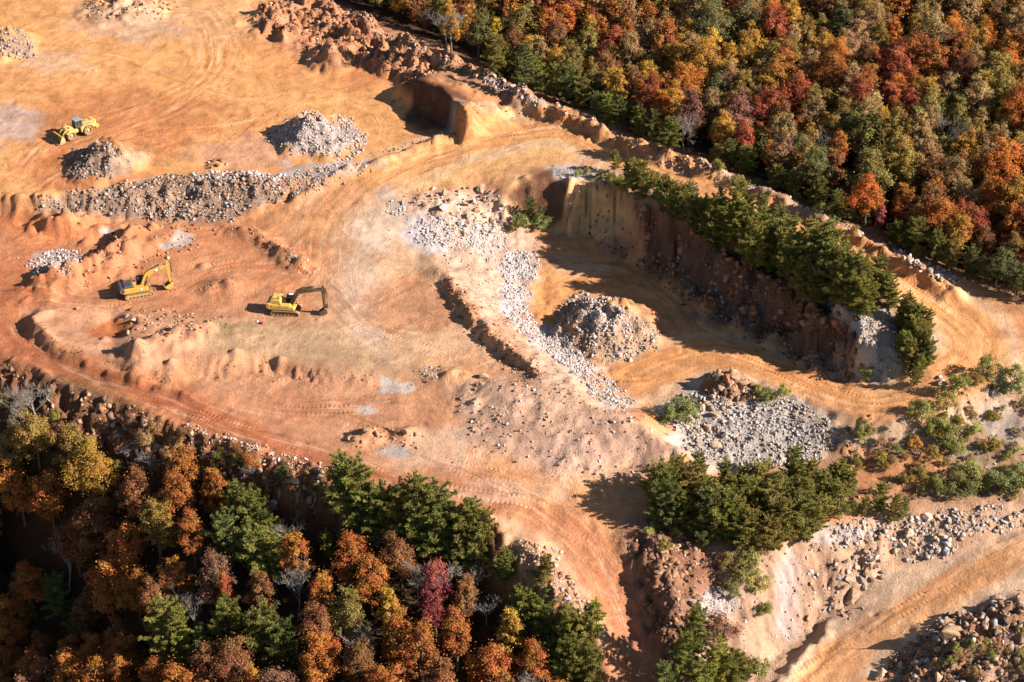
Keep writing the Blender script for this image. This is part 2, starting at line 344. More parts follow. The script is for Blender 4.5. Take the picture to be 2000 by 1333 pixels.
Z = Z + n3*0.18*(1-FOREST) + n1*0.10 + n2*0.05 + clod*.55*(1-FOREST)
Z = Z + ROUGHZ*np.clip(fbm(GX, GY, 1.6, 3, 137, .6)-.2, 0, 1)*.22
Z = Z + ROUGHZ*(ridged*0.30 + n2*0.13 + n1*.12 + n4*.25)
Z = Z + steep*(n1*0.22 + n2*0.10 + n4*.3)
# vertical flutes worn into the steep cut faces
scm = poly_mask([(370,690),(640,715),(640,750),(370,760)], 10, 4)
Z = Z - scm*np.abs(np.sin(GX*1.3 + fbm(GX, GY, 5, 2, 95)*3))*0.55*np.clip(steep*2, 0, 1)
wlm = poly_mask([(1480,1070),(1660,1030),(1600,1230),(1480,1310),(1440,1200)], 14, 6)
Z = Z - wlm*np.abs(np.sin((GX*.8+GY*.55)*2.1 + fbm(GX, GY, 5, 2, 97)*3))*0.5
Z = Z - FOREST*0.0

# ------------------------------------------------------------------ roads: offset and distance along for the wheel ruts
def smooth_line(pts, step=2.0):
    return [(a, b) for a, b, c in sample_line(pts, step)]
ROADS = [  # picture points with level, half width (m)
 ([(560,600,0),(630,540,0),(645,440,1.5),(690,385,3),(740,345,4.5),(900,285,5.3),(1000,262,5.9),(1100,250,6.2),(1200,292,6.6),(1300,335,7),(1400,380,7.2),(1500,425,7),(1600,470,6.8),(1700,515,6),(1780,563,5),(1850,612,4),(1895,652,3.2),(1903,692,2.3),(1870,732,1.4),(1800,767,.6),(1700,782,-.4),(1600,757,-1.4),(1500,718,-2.4),(1400,690,-3),(1300,715,-3.4),(1190,760,-3.5)], 5.0),
 ([(1350,695,-3.3),(1330,610,-3.5),(1250,550,-3.3),(1150,525,-2.9),(1060,560,-2.8)], 4.5),
 ([(-80,560,-.4),(60,585,-.5),(230,590,-.2),(340,560,0),(430,520,0),(560,520,0),(650,560,0),(720,640,-.2),(860,680,-.3)], 3.6),
 ([(-60,570,-.5),(25,600,-.7),(35,650,-1.1),(130,722,-1.5),(250,762,-1.6),(350,795,-1.8),(450,832,-1.9),(550,862,-1.9),(650,893,-2),(750,930,-2.1),(850,955,-2.3),(950,970,-2.5),(1040,985,-3),(1120,1040,-5.2),(1170,1100,-7.8),(1205,1160,-10.3),(1228,1220,-12.9),(1240,1280,-14.9),(1244,1350,-16.8)], 3.4),
 ([(2090,1032,-9.2),(2000,1068,-10),(1900,1114,-11.5),(1800,1172,-13.5),(1700,1232,-15.5),(1600,1300,-17.2),(1530,1360,-18)], 3.4),
 ([(60,350,5),(120,290,5),(200,255,5.3),(330,200,5.8),(420,120,6.1),(380,20,6.3),(200,40,6.3)], 7.0),
 ([(1920,670,2.6),(2000,700,2.4),(2090,705,2.6)], 3.4),
 ([(430,770,-1.7),(560,800,-1.8),(680,800,-1.7),(780,800,-1.3)], 4.0),
]
ROADS += [([(u, v, z) for u, v in pts], hw) for z, hw, pts in [
 (5.4, 1.6, [(60,370),(110,340),(180,300),(260,262),(360,250),(470,240),(560,215)]), (5.2, 1.5, [(40,330),(90,300),(150,285),(100,360)]), (5.4, 1.6, [(400,330),(440,280),(520,230),(620,190),(720,170)]),
 (5.6, 1.5, [(280,320),(330,290),(420,270),(470,300)]), (6.0, 1.8, [(120,90),(230,110),(360,160),(470,190),(600,170)]), (5.3, 1.5, [(720,290),(745,250),(720,220),(660,200)]),
 (.6, 1.6, [(700,590),(690,520),(720,450),(760,410)]), (.2, 1.6, [(600,470),(640,520),(680,590),(760,640),(840,640)]), (0, 1.7, [(640,640),(720,600),(800,560),(850,570)]), (-.2, 1.6, [(650,690),(760,660),(860,690),(940,700)]),
 (-1.7, 1.6, [(500,850),(600,800),(700,820),(780,860),(860,900),(1000,930),(1100,950)]), (-1.8, 1.5, [(640,860),(720,800),(800,800),(860,850),(900,920)]), (-2.2, 1.6, [(700,905),(850,905),(1000,960),(1100,985),(1180,975)]),
 (-3.4, 1.7, [(1070,600),(1080,680),(1160,730),(1260,740),(1330,700),(1310,620)]), (-3.3, 1.6, [(1180,560),(1280,570),(1380,640),(1480,690)]), (-3.4,1.5, [(1250,790),(1300,740),(1380,705),(1450,695)]),
 (6.2, 1.6, [(880,330),(980,290),(1080,268),(1180,290)]), (6.1, 1.6, [(760,350),(880,310),(1000,300),(1100,300)])]]
RD = np.full(GX.shape, 99.0); RS = np.zeros(GX.shape); RO = np.zeros(GX.shape); ROADM = np.zeros(GX.shape); off = 0
for pts, hw in ROADS:
    D, S, O, L = seg_field(smooth_line(pts))
    m = np.clip(1.35-D/hw, 0, 1); e = np.clip(np.minimum(S, L-S)/8, 0, 1); m = m*e
    b = m > ROADM
    ROADM[b] = m[b]; RS[b] = S[b]+off; RO[b] = O[b]; off += 400
rut = fbm(RO*.8+wob*.5, RS*0.06, 0.95, 3, 101)*np.clip(.5+fbm(GX, GY, 9, 2, 103), 0, 1.2)
Z = Z + ROADM*rut*0.19*(1-FOREST)
# swirling dozer and wheel marks on the open floors: noise stretched along curving directions
ang = fbm(GX, GY, 26, 2, 111)*3.0
sx = GX*np.cos(ang)+GY*np.sin(ang); sy = -GX*np.sin(ang)+GY*np.cos(ang)
SW = fbm(sx*.10, sy*.95, 1.0, 3, 121)
Z = Z + SW*.05*(1-FOREST)*(1-ROADM)
gzy, gzx = np.gradient(Z, DG)
SLOPE = np.hypot(gzx, gzy)
UU, VV = proj(GX, GY, Z)

def zat(x, y):
    fx = np.clip((np.asarray(x, float)-X0)/DG, 0, NX-1.001); fy = np.clip((np.asarray(y, float)-Y0)/DG, 0, NY-1.001)
    i = fx.astype(int); j = fy.astype(int); a = fx-i; b = fy-j
    return (Z[j,i]*(1-a)+Z[j,i+1]*a)*(1-b)+(Z[j+1,i]*(1-a)+Z[j+1,i+1]*a)*b
def hit(u, v, lift=0.0):
    """ground point seen at a picture point (or the point whose height above ground is lift)"""
    dx, dy, dz = ray(u, v)
    dx, dy, dz = float(dx), float(dy), float(dz)
    t = (30-CAM_H)/dz; step = 0.4
    t1 = (-40-CAM_H)/dz
    ts = np.arange(t, t1, step)
    g = CAM_H+dz*ts-(zat(dx*ts, dy*ts)+lift)
    k = np.argmax(g < 0)
    if g[k] >= 0: k = len(ts)-1
    a = g[k-1]; b = g[k]
    tt = ts[k-1]+step*(a/(a-b) if a != b else 0)
    x, y = dx*tt, dy*tt
    return x, y, float(zat(x, y))
def wpoly(pts, lift=0.0):
    return [hit(u, v, lift)[:2] for u, v in pts]
def in_poly(x, y, poly):
    r = np.zeros(np.shape(x), bool); n = len(poly)
    for i in range(n):
        x0, y0 = poly[i]; x1, y1 = poly[(i+1) % n]
        if y0 != y1:
            r ^= ((y0 > y) != (y1 > y)) & (x < (x1-x0)*(y-y0)/(y1-y0)+x0)
    return r
# ------------------------------------------------------------------ soil colours (albedo of the dry soils, with light and shade painted on some cut faces)
KEXP = 1.75
def srgb(c):
    c = np.asarray(c, float)/255.0
    return np.where(c <= .04045, c/12.92, ((c+.055)/1.055)**2.4)
def alb(r, g, b): return np.clip(srgb((r, g, b))/KEXP*np.array([1.04, 1.01, 1.14]), 0, .75)
CL = np.empty(GX.shape+(3,)); CL[:] = alb(214,152,98)
def paint(pts, c, feather=25, s=1.0, warp=16.0, seed=140):
    m = (poly_mask(pts, feather, warp, seed)*s)[..., None]
    CL[:] = CL*(1-m)+np.asarray(c)*m
def spot(u, v, rx, ry, c, s=1.0, warp=.35, seed=150, sharp=2.5):
    q = np.hypot((UU-u)/rx, (VV-v)/ry)+warp_of(seed)[0]*warp
    m = np.clip((1.0-q)*sharp, 0, 1)[..., None]*s
    CL[:] = CL*(1-m)+np.asarray(c)*m
PALE = alb(232,196,160); WHITE = alb(228,214,200); GREY = alb(186,182,172)
# broad zones
paint([(-200,-100),(560,-100),(640,120),(800,190),(1040,200),(720,320),(460,340),(0,390),(-200,390)], alb(229,164,98), 20)
spot(340,40,300,60, alb(238,182,122), .7); spot(60,60,160,60, alb(236,170,100), .6)
spot(230,240,260,80, alb(206,132,78), .75); spot(150,330,160,60, alb(204,130,78), .8); spot(540,100,90,70, alb(224,150,88), .6)
spot(10,240,90,50, alb(206,176,150), .9); spot(100,120,90,30, alb(220,186,150), .5); spot(250,40,130,45, alb(216,176,140), .7)
spot(480,300,130,40, alb(222,166,128), .7); spot(860,200,0.1,.1, PALE)
spot(720,150,90,30, alb(216,136,80), .6)
paint([(780,150),(880,130),(1010,190),(950,235),(880,270),(800,250)], alb(112,72,48), 12)  # dark red-brown earth, deepened in colour to carry the shade of the cut
paint([(830,145),(900,135),(1010,190),(940,225),(905,185),(860,162)], alb(208,142,88), 10)
paint([(490,50),(520,0),(600,-40),(700,30),(890,120),(850,150),(700,130),(600,130)], alb(200,140,96), 14)
paint([(700,340),(1040,205),(1440,350),(1900,560),(1980,690),(1880,780),(1700,800),(1560,740),(1800,640),(1500,440),(1200,300),(1040,330),(780,380)], alb(238,182,114), 24)
spot(1130,232,90,22, alb(228,190,140), .8)
paint([(-200,420),(300,430),(560,420),(640,520),(560,640),(300,620),(0,660),(-200,650)], alb(208,140,92), 30)
spot(90,450,120,40, alb(208,126,74), .7); spot(40,560,120,70, alb(196,118,72), .7)
spot(560,440,90,40, alb(222,160,104), .6); spot(520,600,160,45, alb(204,148,104), .5)
paint([(640,430),(700,370),(860,400),(900,620),(960,700),(700,720),(600,640)], alb(220,176,130), 45)
spot(740,440,80,60, alb(230,200,164), .85); spot(700,560,60,90, alb(226,196,162), .6); spot(720,720,90,40, alb(226,196,166), .6); spot(1000,690,90,50, alb(218,170,132), .5); spot(620,850,110,40, alb(222,178,140), .6); spot(840,880,120,60, alb(232,204,176), .7); spot(800,600,130,70, alb(196,124,76), .55); spot(700,670,60,40, alb(208,184,156), .8)
spot(620,560,60,130, alb(206,136,82), .35)
paint([(360,620),(640,630),(860,735),(700,745),(500,705),(330,700)], alb(200,162,118), 24)
spot(420,645,70,22, alb(178,150,100), .6)
paint([(60,600),(250,600),(420,630),(360,700),(330,740),(180,700),(60,640)], alb(214,158,114), 12)
spot(215,645,52,22, alb(206,124,72), 1)
paint([(-200,640),(40,620),(110,690),(380,760),(700,900),(1000,980),(950,1010),(600,920),(0,700),(-200,690)], alb(190,116,74), 24)
paint([(370,690),(640,720),(860,745),(880,860),(1000,970),(800,930),(560,850),(380,760)], alb(208,150,106), 30)
spot(560,800,130,40, alb(206,140,96), .5); spot(860,880,120,50, alb(226,186,146), .7); spot(980,960,130,30, alb(220,180,146), .6)
paint([(870,745),(1000,735),(1120,755),(1340,870),(1300,925),(1100,940),(930,870)], alb(210,168,132), 24)
spot(1130,880,120,40, alb(204,168,140), .5)
paint([(1000,560),(1060,480),(1150,460),(1400,590),(1650,740),(1560,760),(1400,720),(1260,810),(1040,640)], alb(226,158,94), 20)
spot(1120,520,80,30, alb(222,176,130), .6); spot(1290,760,90,30, alb(224,172,124), .6); spot(1400,720,80,20, alb(228,182,134), .6)
paint([(780,390),(960,370),(1060,480),(1030,620),(1250,790),(1180,790),(1060,740),(960,640),(870,530)], alb(224,184,148), 16)
spot(1000,650,60,70, alb(206,150,108), .7)
spot(830,460,60,50, WHITE, .8); spot(1010,520,34,36, WHITE, .9); spot(1000,585,26,40, WHITE, .9); spot(1060,660,40,30, alb(226,208,188), .7); spot(950,470,50,30, alb(228,206,182), .6)
paint([(1040,640),(1090,640),(1250,790),(1200,800),(1110,730)], alb(206,184,162), 10)
# cliff faces
paint([(990,345),(1090,322),(1240,370),(1240,460),(1120,465),(1000,425)], alb(236,186,124), 12)  # fluted face painted paler so it reads as sunlit
paint([(985,385),(1040,335),(1090,330),(1110,430),(1050,450)], alb(134,92,62), 10)  # shade of the alcove put into the soil colour
paint([(1225,385),(1420,460),(1560,540),(1690,660),(1690,745),(1560,700),(1400,610),(1260,510)], alb(118,80,58), 12)  # pit wall browned darker, its shade painted into the colour
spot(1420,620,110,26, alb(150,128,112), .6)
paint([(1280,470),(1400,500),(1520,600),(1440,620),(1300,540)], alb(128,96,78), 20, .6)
spot(1190,440,60,20, alb(220,178,128), .7)
paint([(1075,322),(1170,325),(1190,350),(1090,352)], alb(206,196,180), 8)
paint([(1160,350),(1350,370),(1660,540),(1800,600),(1830,700),(1760,720),(1700,620),(1580,570),(1400,460)], alb(150,118,74), 14)
paint([(1580,580),(1740,600),(1760,720),(1740,748),(1680,745),(1690,690),(1660,630)], alb(198,188,166), 10)
spot(1720,640,20,40, alb(216,160,104), .7)
spot(1810,680,50,60, alb(214,184,146), .6)
# talus and scrub
paint([(1290,790),(1370,730),(1480,745),(1640,800),(1650,880),(1560,910),(1400,920),(1320,880)], alb(200,188,166), 14)
paint([(1360,735),(1420,722),(1490,750),(1480,785),(1390,780)], alb(176,122,80), 10)
paint([(1620,800),(1820,815),(1950,745),(2400,710),(2400,1000),(1640,1000),(1600,920)], alb(186,146,106), 20)
paint([(1640,880),(1860,880),(1900,960),(1640,970)], alb(202,134,82), 26, .7)
spot(1960,830,60,60, alb(176,166,148), .7); spot(1760,860,60,30, alb(150,120,92), .6); spot(1900,900,60,40, alb(150,142,112), .6)
# lower right wall and road
paint([(1220,1010),(1500,1060),(1720,1005),(2400,960),(2400,1040),(1900,1070),(1740,1110),(1560,1270),(1470,1360),(1250,1360)], alb(196,158,122), 16)
paint([(1220,1010),(1330,1010),(1420,1100),(1350,1250),(1290,1330),(1240,1180)], alb(150,106,76), 18)
spot(1540,1150,34,100, alb(206,182,166), .7); spot(1640,1045,80,22, alb(200,188,172), .7); spot(1600,1130,50,40, alb(186,146,112), .7); spot(1390,1180,60,30, alb(196,186,172), .7)
paint([(1470,1360),(1620,1200),(1760,1100),(1920,1065),(2400,1000),(2400,1600),(1460,1600)], alb(222,186,146), 16)
paint([(1470,1400),(1610,1258),(1830,1125),(2010,1042),(2400,930),(2400,1000),(2010,1104),(1870,1180),(1710,1280),(1600,1400)], alb(232,170,110), 14, .95, 8)
paint([(1750,1290),(1850,1210),(2010,1160),(2400,1150),(2400,1600),(1700,1600)], alb(176,130,92), 18)
spot(1980,1290,80,50, alb(204,170,140), .7); spot(1700,1335,50,20, alb(224,158,94), .8)
# gully and promontory
paint([(960,1000),(1130,1000),(1160,1000),(1240,1120),(1290,1340),(1200,1360),(1160,1240),(1060,1100)], alb(198,134,90), 18)
paint([(930,1000),(1010,1010),(1090,1060),(1150,1180),(1190,1260),(1150,1260),(1040,1160),(960,1090)], alb(216,168,122), 14)
paint([(1020,1080),(1110,1090),(1150,1180),(1090,1200)], alb(196,144,106), 12, .7)
# fill slope over the near wood
paint([(-200,700),(0,698),(300,815),(640,920),(960,1020),(1000,1120),(640,1060),(300,1000),(-200,880)], alb(150,98,64), 14)
spot(140,790,160,60, alb(112,80,50), .7)
# gravel spills and puddles with pale fines
for u, v, rx, ry in [(350,474,30,17),(774,760,36,16),(712,800,16,9),(775,880,24,12),(757,375,26,20),(565,463,0.1,.1),(205,452,12,5),(650,326,80,17)]:
    spot(u, v, rx, ry, alb(196,184,166), .85, .8, 150, 6.0)
# stone-coloured ground under the rubble
STONE = alb(162,136,112)
paint([(60,392),(200,366),(330,344),(460,338),(560,350),(560,385),(500,410),(420,434),(250,427),(80,412)], STONE, 10, .9, 8)
spot(618,268,95,42, alb(186,172,156), .9); spot(205,315,72,40, STONE, .9); spot(260,310,35,22, alb(206,170,130), .8); spot(1190,640,102,62, alb(172,140,108), .85); spot(1175,620,60,35, alb(200,180,160), .7)
spot(20,90,55,30, STONE, .8); spot(108,506,44,16, alb(200,186,172), .8); spot(900,415,80,42, alb(222,190,156), .8)
# berm along the wood
paint([(640,-10),(860,95),(1200,255),(1440,335),(1890,540),(1880,560),(1430,372),(1180,285),(840,140)], alb(178,130,92), 8)
# beaten road surfaces and their pale dusty verges
D0, _s, _o, _l = seg_field(smooth_line(ROADS[0][0])); k0 = np.clip(_s/60-.1, 0, 1)
mv = (np.clip(1-np.abs(D0+wob*1.2-6.5)/2.6, 0, 1)*k0*.55)[..., None]; CL = CL*(1-mv)+alb(232,200,158)*mv
mr = (np.clip((5.2-D0-wob*.8)/1.2, 0, 1)*k0*.75)[..., None]; CL = CL*(1-mr)+alb(228,160,96)*mr
FL = alb(74,54,34)
m = FOREST[..., None]; CL = CL*(1-m)+FL*m
CL *= (1+0.10*fbm(GX, GY, 9, 4, 160))[..., None]
CL = np.clip(CL, .01, .8)

# ------------------------------------------------------------------ mesh helpers
def mesh_np(name, V, F, smooth=False, cols=None, mat=None):
    me = bpy.data.meshes.new(name)
    V = np.asarray(V, np.float32); F = np.asarray(F, np.int32); k = F.shape[1]
    me.vertices.add(len(V)); me.vertices.foreach_set('co', V.ravel())
    me.loops.add(F.size); me.loops.foreach_set('vertex_index', F.ravel())
    me.polygons.add(len(F)); me.polygons.foreach_set('loop_start', np.arange(0, F.size, k, dtype=np.int32))
    if smooth: me.polygons.foreach_set('use_smooth', np.ones(len(F), bool))
    me.update(calc_edges=True)
    if cols is not None:
        c = np.ones((len(V), 4), np.float32); c[:, :3] = cols
        at = me.color_attributes.new('soil', 'FLOAT_COLOR', 'POINT'); at.data.foreach_set('color', c.ravel())
    if mat: me.materials.append(mat)
    return me
def link(name, me, parent=None, loc=None):
    o = bpy.data.objects.new(name, me); COL.objects.link(o)
    if parent: o.parent = parent
    if loc is not None: o.location = loc
    return o
def tag(o, label=None, cat=None, group=None, kind=None):
    if label: o['label'] = label
    if cat: o['category'] = cat
    if group: o['group'] = group
    if kind: o['kind'] = kind
    return o
def thing(name, label, cat, loc=(0,0,0), rz=0.0, group=None):
    o = bpy.data.objects.new(name, None); o.empty_display_size = .3; COL.objects.link(o)
    o.location = loc; o.rotation_euler = (0, 0, rz)
    return tag(o, label, cat, group)

class NT:
    def __init__(s, name):
        s.m = bpy.data.materials.new(name); s.m.use_nodes = True
        s.t = s.m.node_tree; s.n = s.t.nodes; s.n.clear()
        s.out = s.n.new('ShaderNodeOutputMaterial')
    def a(s, t, ins=None, **kw):
        n = s.n.new('ShaderNode'+t)
        for k, v in kw.items(): setattr(n, k, v)
        for k, v in (ins or {}).items():
            if isinstance(v, bpy.types.NodeSocket): s.t.links.new(v, n.inputs[k])
            else: n.inputs[k].default_value = v
        return n
    def math(s, op, a, b=0.0, clamp=False):
        n = s.a('Math', {0: a, 1: b}, operation=op); n.use_clamp = clamp; return n.outputs[0]
    def mixc(s, f, a, b, bt='MIX'):
        n = s.n.new('ShaderNodeMix'); n.data_type = 'RGBA'; n.blend_type = bt
        for i, v in ((0, f), (6, a), (7, b)):
            if isinstance(v, bpy.types.NodeSocket): s.t.links.new(v, n.inputs[i])
            else: n.inputs[i].default_value = v
        return n.outputs[2]
    def ramp(s, f, lo, hi, a=0.0, b=1.0):
        n = s.a('MapRange', {0: f, 1: lo, 2: hi, 3: a, 4: b}); return n.outputs[0]
    def end(s, sh): s.t.links.new(sh, s.out.inputs['Surface']); return s.m

# ------------------------------------------------------------------ ground material
g = NT('dry_quarry_soil')
pos = g.a('NewGeometry').outputs['Position']
colr = g.a('Attribute', attribute_name='soil').outputs['Color']
rdm = g.a('Attribute', attribute_name='road').outputs['Vector']
sep = g.a('SeparateXYZ', {0: rdm})
ro, rs, rm = sep.outputs[0], sep.outputs[1], sep.outputs[2]
nz1 = g.a('TexNoise', {'Vector': pos, 'Scale': .35, 'Detail': 5, 'Roughness': .62}).outputs[0]
nz2 = g.a('TexNoise', {'Vector': pos, 'Scale': 2.2, 'Detail': 3, 'Roughness': .7}).outputs[0]
nz3 = g.a('TexNoise', {'Vector': pos, 'Scale': .09, 'Detail': 3, 'Roughness': .6, 'Distortion': 1.0}).outputs[0]
swv = g.a('Attribute', attribute_name='swirl').outputs['Vector']
swn = g.a('TexNoise', {'Vector': swv, 'Scale': 1.0, 'Detail': 3, 'Roughness': .6}).outputs[0]
rv = g.a('CombineXYZ', {0: g.math('MULTIPLY', ro, 1.0), 1: g.math('MULTIPLY', rs, .07), 2: 0.0}).outputs[0]
rn = g.a('TexNoise', {'Vector': rv, 'Scale': 1.0, 'Detail': 4, 'Roughness': .65, 'Distortion': .5}).outputs[0]
fo = g.a('Attribute', attribute_name='wood').outputs['Fac']
v1 = g.ramp(nz1, .28, .72, .72, 1.26); v2 = g.ramp(nz2, .25, .75, .86, 1.14); v3 = g.ramp(nz3, .3, .7, .86, 1.14)
val = g.math('MULTIPLY', g.math('MULTIPLY', v1, v2), v3)
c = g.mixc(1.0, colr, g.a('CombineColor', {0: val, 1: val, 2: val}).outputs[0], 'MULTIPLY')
# redder and paler streaks where machines have turned
red = g.mixc(1.0, c, (.84, .74, .66, 1), 'MULTIPLY'); pal = g.mixc(.40, c, (.52, .39, .29, 1))
nof = g.math('SUBTRACT', 1.0, fo)
c = g.mixc(g.math('MULTIPLY', g.ramp(swn, .50, .66), g.math('MULTIPLY', nof, .70)), c, red)
c = g.mixc(g.math('MULTIPLY', g.ramp(swn, .46, .32), g.math('MULTIPLY', nof, .60)), c, pal)
red = g.mixc(1.0, c, (.82, .70, .60, 1), 'MULTIPLY'); pal = g.mixc(.45, c, (.55, .39, .25, 1))
rm2 = g.math('MULTIPLY', rm, g.ramp(nz3, .35, .6, .5, 1.0))
c = g.mixc(g.math('MULTIPLY', g.ramp(rn, .50, .62), rm2), c, red)
c = g.mixc(g.math('MULTIPLY', g.ramp(rn, .47, .34), rm2), c, pal)
# small stones bedded in the soil
vo = g.a('TexVoronoi', {'Vector': pos, 'Scale': 1.6, 'Randomness': 1.0})
st = g.ramp(vo.outputs['Distance'], .22, .12)
pick = g.ramp(g.a('SeparateColor', {0: vo.outputs['Color']}).outputs[0], .80, .84)
stm = g.math('MULTIPLY', st, g.math('MULTIPLY', pick, nof))
c = g.mixc(g.math('MULTIPLY', stm, .55), c, (.42, .34, .27, 1))
h = g.math('ADD', g.math('MULTIPLY', nz2, .55), g.math('MULTIPLY', stm, .18))
h = g.math('ADD', h, g.math('MULTIPLY', g.math('MULTIPLY', rn, rm), .35))
h = g.math('ADD', h, g.math('MULTIPLY', swn, .30))
# cleat prints left by crawler tracks
tw = g.math('SINE', g.math('MULTIPLY', rs, 8.4))
band = g.math('MULTIPLY', g.ramp(g.math('ABSOLUTE', g.math('SUBTRACT', g.math('ABSOLUTE', ro), .95)), .5, .25), g.math('MULTIPLY', g.ramp(nz3, .52, .60), rm))
h = g.math('ADD', h, g.math('MULTIPLY', g.math('MULTIPLY', tw, band), .13))
c = g.mixc(g.math('MULTIPLY', g.math('MULTIPLY', g.ramp(tw, .0, .9), band), .5), c, g.mixc(1.0, c, (.80, .68, .58, 1), 'MULTIPLY'))
nz4 = g.a('TexNoise', {'Vector': pos, 'Scale': 6.0, 'Detail': 1, 'Roughness': .7}).outputs[0]
h = g.math('ADD', h, g.math('MULTIPLY', nz4, .12))
bp = g.a('Bump', {'Strength': .75, 'Distance': .5, 'Height': h}).outputs[0]
bs = g.a('BsdfPrincipled', {'Base Color': c, 'Roughness': .95, 'Specular IOR Level': .12, 'Normal': bp})
M_GROUND = g.end(bs.outputs[0])

# fine grid inside, growing steps out to the horizon: one sheet
def grow(a0, sgn):
    r = []; s = DG; p = a0
    while abs(p) < 6000:
        s *= 1.35; p += sgn*s; r.append(p)
    return r
ex = np.array(grow(X0, -1)[::-1]+list(gx)+grow(X1, 1)); nl = len(grow(X0, -1))
ey = np.array(grow(Y0, -1)[::-1]+list(gy)+grow(Y1, 1)); nb = len(grow(Y0, -1))
ix = np.clip(np.arange(len(ex))-nl, 0, NX-1); iy = np.clip(np.arange(len(ey))-nb, 0, NY-1)
EX, EY = np.meshgrid(ex, ey); EZ = Z[np.ix_(iy, ix)].copy()
outd = np.hypot(EX-np.clip(EX, X0, X1), EY-np.clip(EY, Y0, Y1))
k = np.clip(outd/300, 0, 1); EZ = EZ*(1-k)+k*(-8+20*fbm(EX, EY, 500, 3, 170)*np.clip(outd/900, 0, 1))
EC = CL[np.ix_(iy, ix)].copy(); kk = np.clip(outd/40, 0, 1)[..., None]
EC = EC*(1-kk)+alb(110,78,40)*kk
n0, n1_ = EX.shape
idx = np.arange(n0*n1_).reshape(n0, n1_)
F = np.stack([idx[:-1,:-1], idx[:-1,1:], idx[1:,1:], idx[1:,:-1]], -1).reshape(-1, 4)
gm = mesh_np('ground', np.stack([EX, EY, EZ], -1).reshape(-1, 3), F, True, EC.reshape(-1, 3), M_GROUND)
def vattr(me, name, A):
    at = me.attributes.new(name, 'FLOAT_VECTOR', 'POINT'); at.data.foreach_set('vector', np.ascontiguousarray(A, np.float32).ravel())
def ext(A): return A[np.ix_(iy, ix)]
vattr(gm, 'road', np.stack([ext(RO), ext(RS), ext(ROADM*(1-FOREST))], -1).reshape(-1, 3))
vattr(gm, 'swirl', np.stack([ext(sx*.11), ext(sy*.95), ext(GX*0)], -1).reshape(-1, 3))
at = gm.attributes.new('wood', 'FLOAT', 'POINT'); at.data.foreach_set('value', ext(FOREST).astype(np.float32).ravel())
tag(link('ground', gm), kind='structure')
# ------------------------------------------------------------------ stones
def rock_proto(seed, n=18, flat=(.75, 1.0, .62)):
    r = random.Random(seed); bm = bmesh.new()
    for i in range(n):
        z = r.uniform(-1, 1); a = r.uniform(0, 6.283); q = math.sqrt(1-z*z); k = r.uniform(.72, 1.05)
        bm.verts.new((q*math.cos(a)*flat[0]*k, q*math.sin(a)*flat[1]*k, z*flat[2]*k))
    res = bmesh.ops.convex_hull(bm, input=bm.verts)
    bmesh.ops.delete(bm, geom=[v for v in bm.verts if not v.link_faces], context='VERTS')
    bmesh.ops.triangulate(bm, faces=bm.faces)
    bmesh.ops.recalc_face_normals(bm, faces=bm.faces)
    bm.verts.index_update()
    V = np.array([v.co[:] for v in bm.verts]); F = np.array([[v.index for v in f.verts] for f in bm.faces])
    bm.free(); return V, F
ROCKS = [rock_proto(100+i, 9+(i % 4)*2, (r_, 1.0, f_)) for i, (r_, f_) in enumerate([(.8,.6),(.6,.55),(.9,.75),(.7,.8),(.55,.7),(.85,.5),(.95,.65),(.65,.6),(.75,.45),(.9,.9)])]
def big_rock_mesh(seed):
    """an angular block: hull, bevelled and broken up a little"""
    V, F = rock_proto(seed, 13, (random.Random(seed).uniform(.6, .95), 1.0, random.Random(seed+1).uniform(.55, .9)))
    me = bpy.data.meshes.new('boulder'); bm = bmesh.new()
    vs_ = [bm.verts.new(v) for v in V]
    for f in F: bm.faces.new([vs_[i] for i in f])
    bmesh.ops.bevel(bm, geom=list(bm.edges), offset=.05, segments=1, affect='EDGES')
    bmesh.ops.triangulate(bm, faces=bm.faces)
    bmesh.ops.subdivide_edges(bm, edges=[e for e in bm.edges if e.calc_length() > .35], cuts=1, use_grid_fill=True)
    bmesh.ops.triangulate(bm, faces=bm.faces)
    rr = random.Random(seed+5)
    for v in bm.verts: v.co += Vector((rr.uniform(-1,1), rr.uniform(-1,1), rr.uniform(-1,1)))*.035
    bm.to_mesh(me); bm.free(); me.materials.append(M_BOULDER); return me

def rock_mat(name, attr):
    t = NT(name); pos = t.a('NewGeometry').outputs['Position']
    if attr: c = t.a('Attribute', attribute_name='soil').outputs['Color']
    else: c = t.a('ObjectInfo').outputs['Color']
    n = t.a('TexNoise', {'Vector': pos, 'Scale': 1.6, 'Detail': 4, 'Roughness': .65}).outputs[0]
    n2 = t.a('TexNoise', {'Vector': pos, 'Scale': 7.0, 'Detail': 2, 'Roughness': .6}).outputs[0]
    v = t.math('MULTIPLY', t.ramp(n, .3, .7, .72, 1.2), t.ramp(n2, .3, .7, .85, 1.12))
    c2 = t.mixc(1.0, c, t.a('CombineColor', {0: v, 1: v, 2: v}).outputs[0], 'MULTIPLY')
    c2 = t.mixc(t.math('MULTIPLY', t.ramp(n, .52, .66), .45), c2, t.mixc(.5, c2, (.34, .17, .075, 1)))
    b = t.a('Bump', {'Strength': .6, 'Distance': .12, 'Height': n2}).outputs[0]
    return t.end(t.a('BsdfPrincipled', {'Base Color': c2, 'Roughness': .9, 'Specular IOR Level': .15, 'Normal': b}).outputs[0])
M_RUBBLE = rock_mat('broken_stone', True); M_BOULDER = rock_mat('boulder_stone', False)

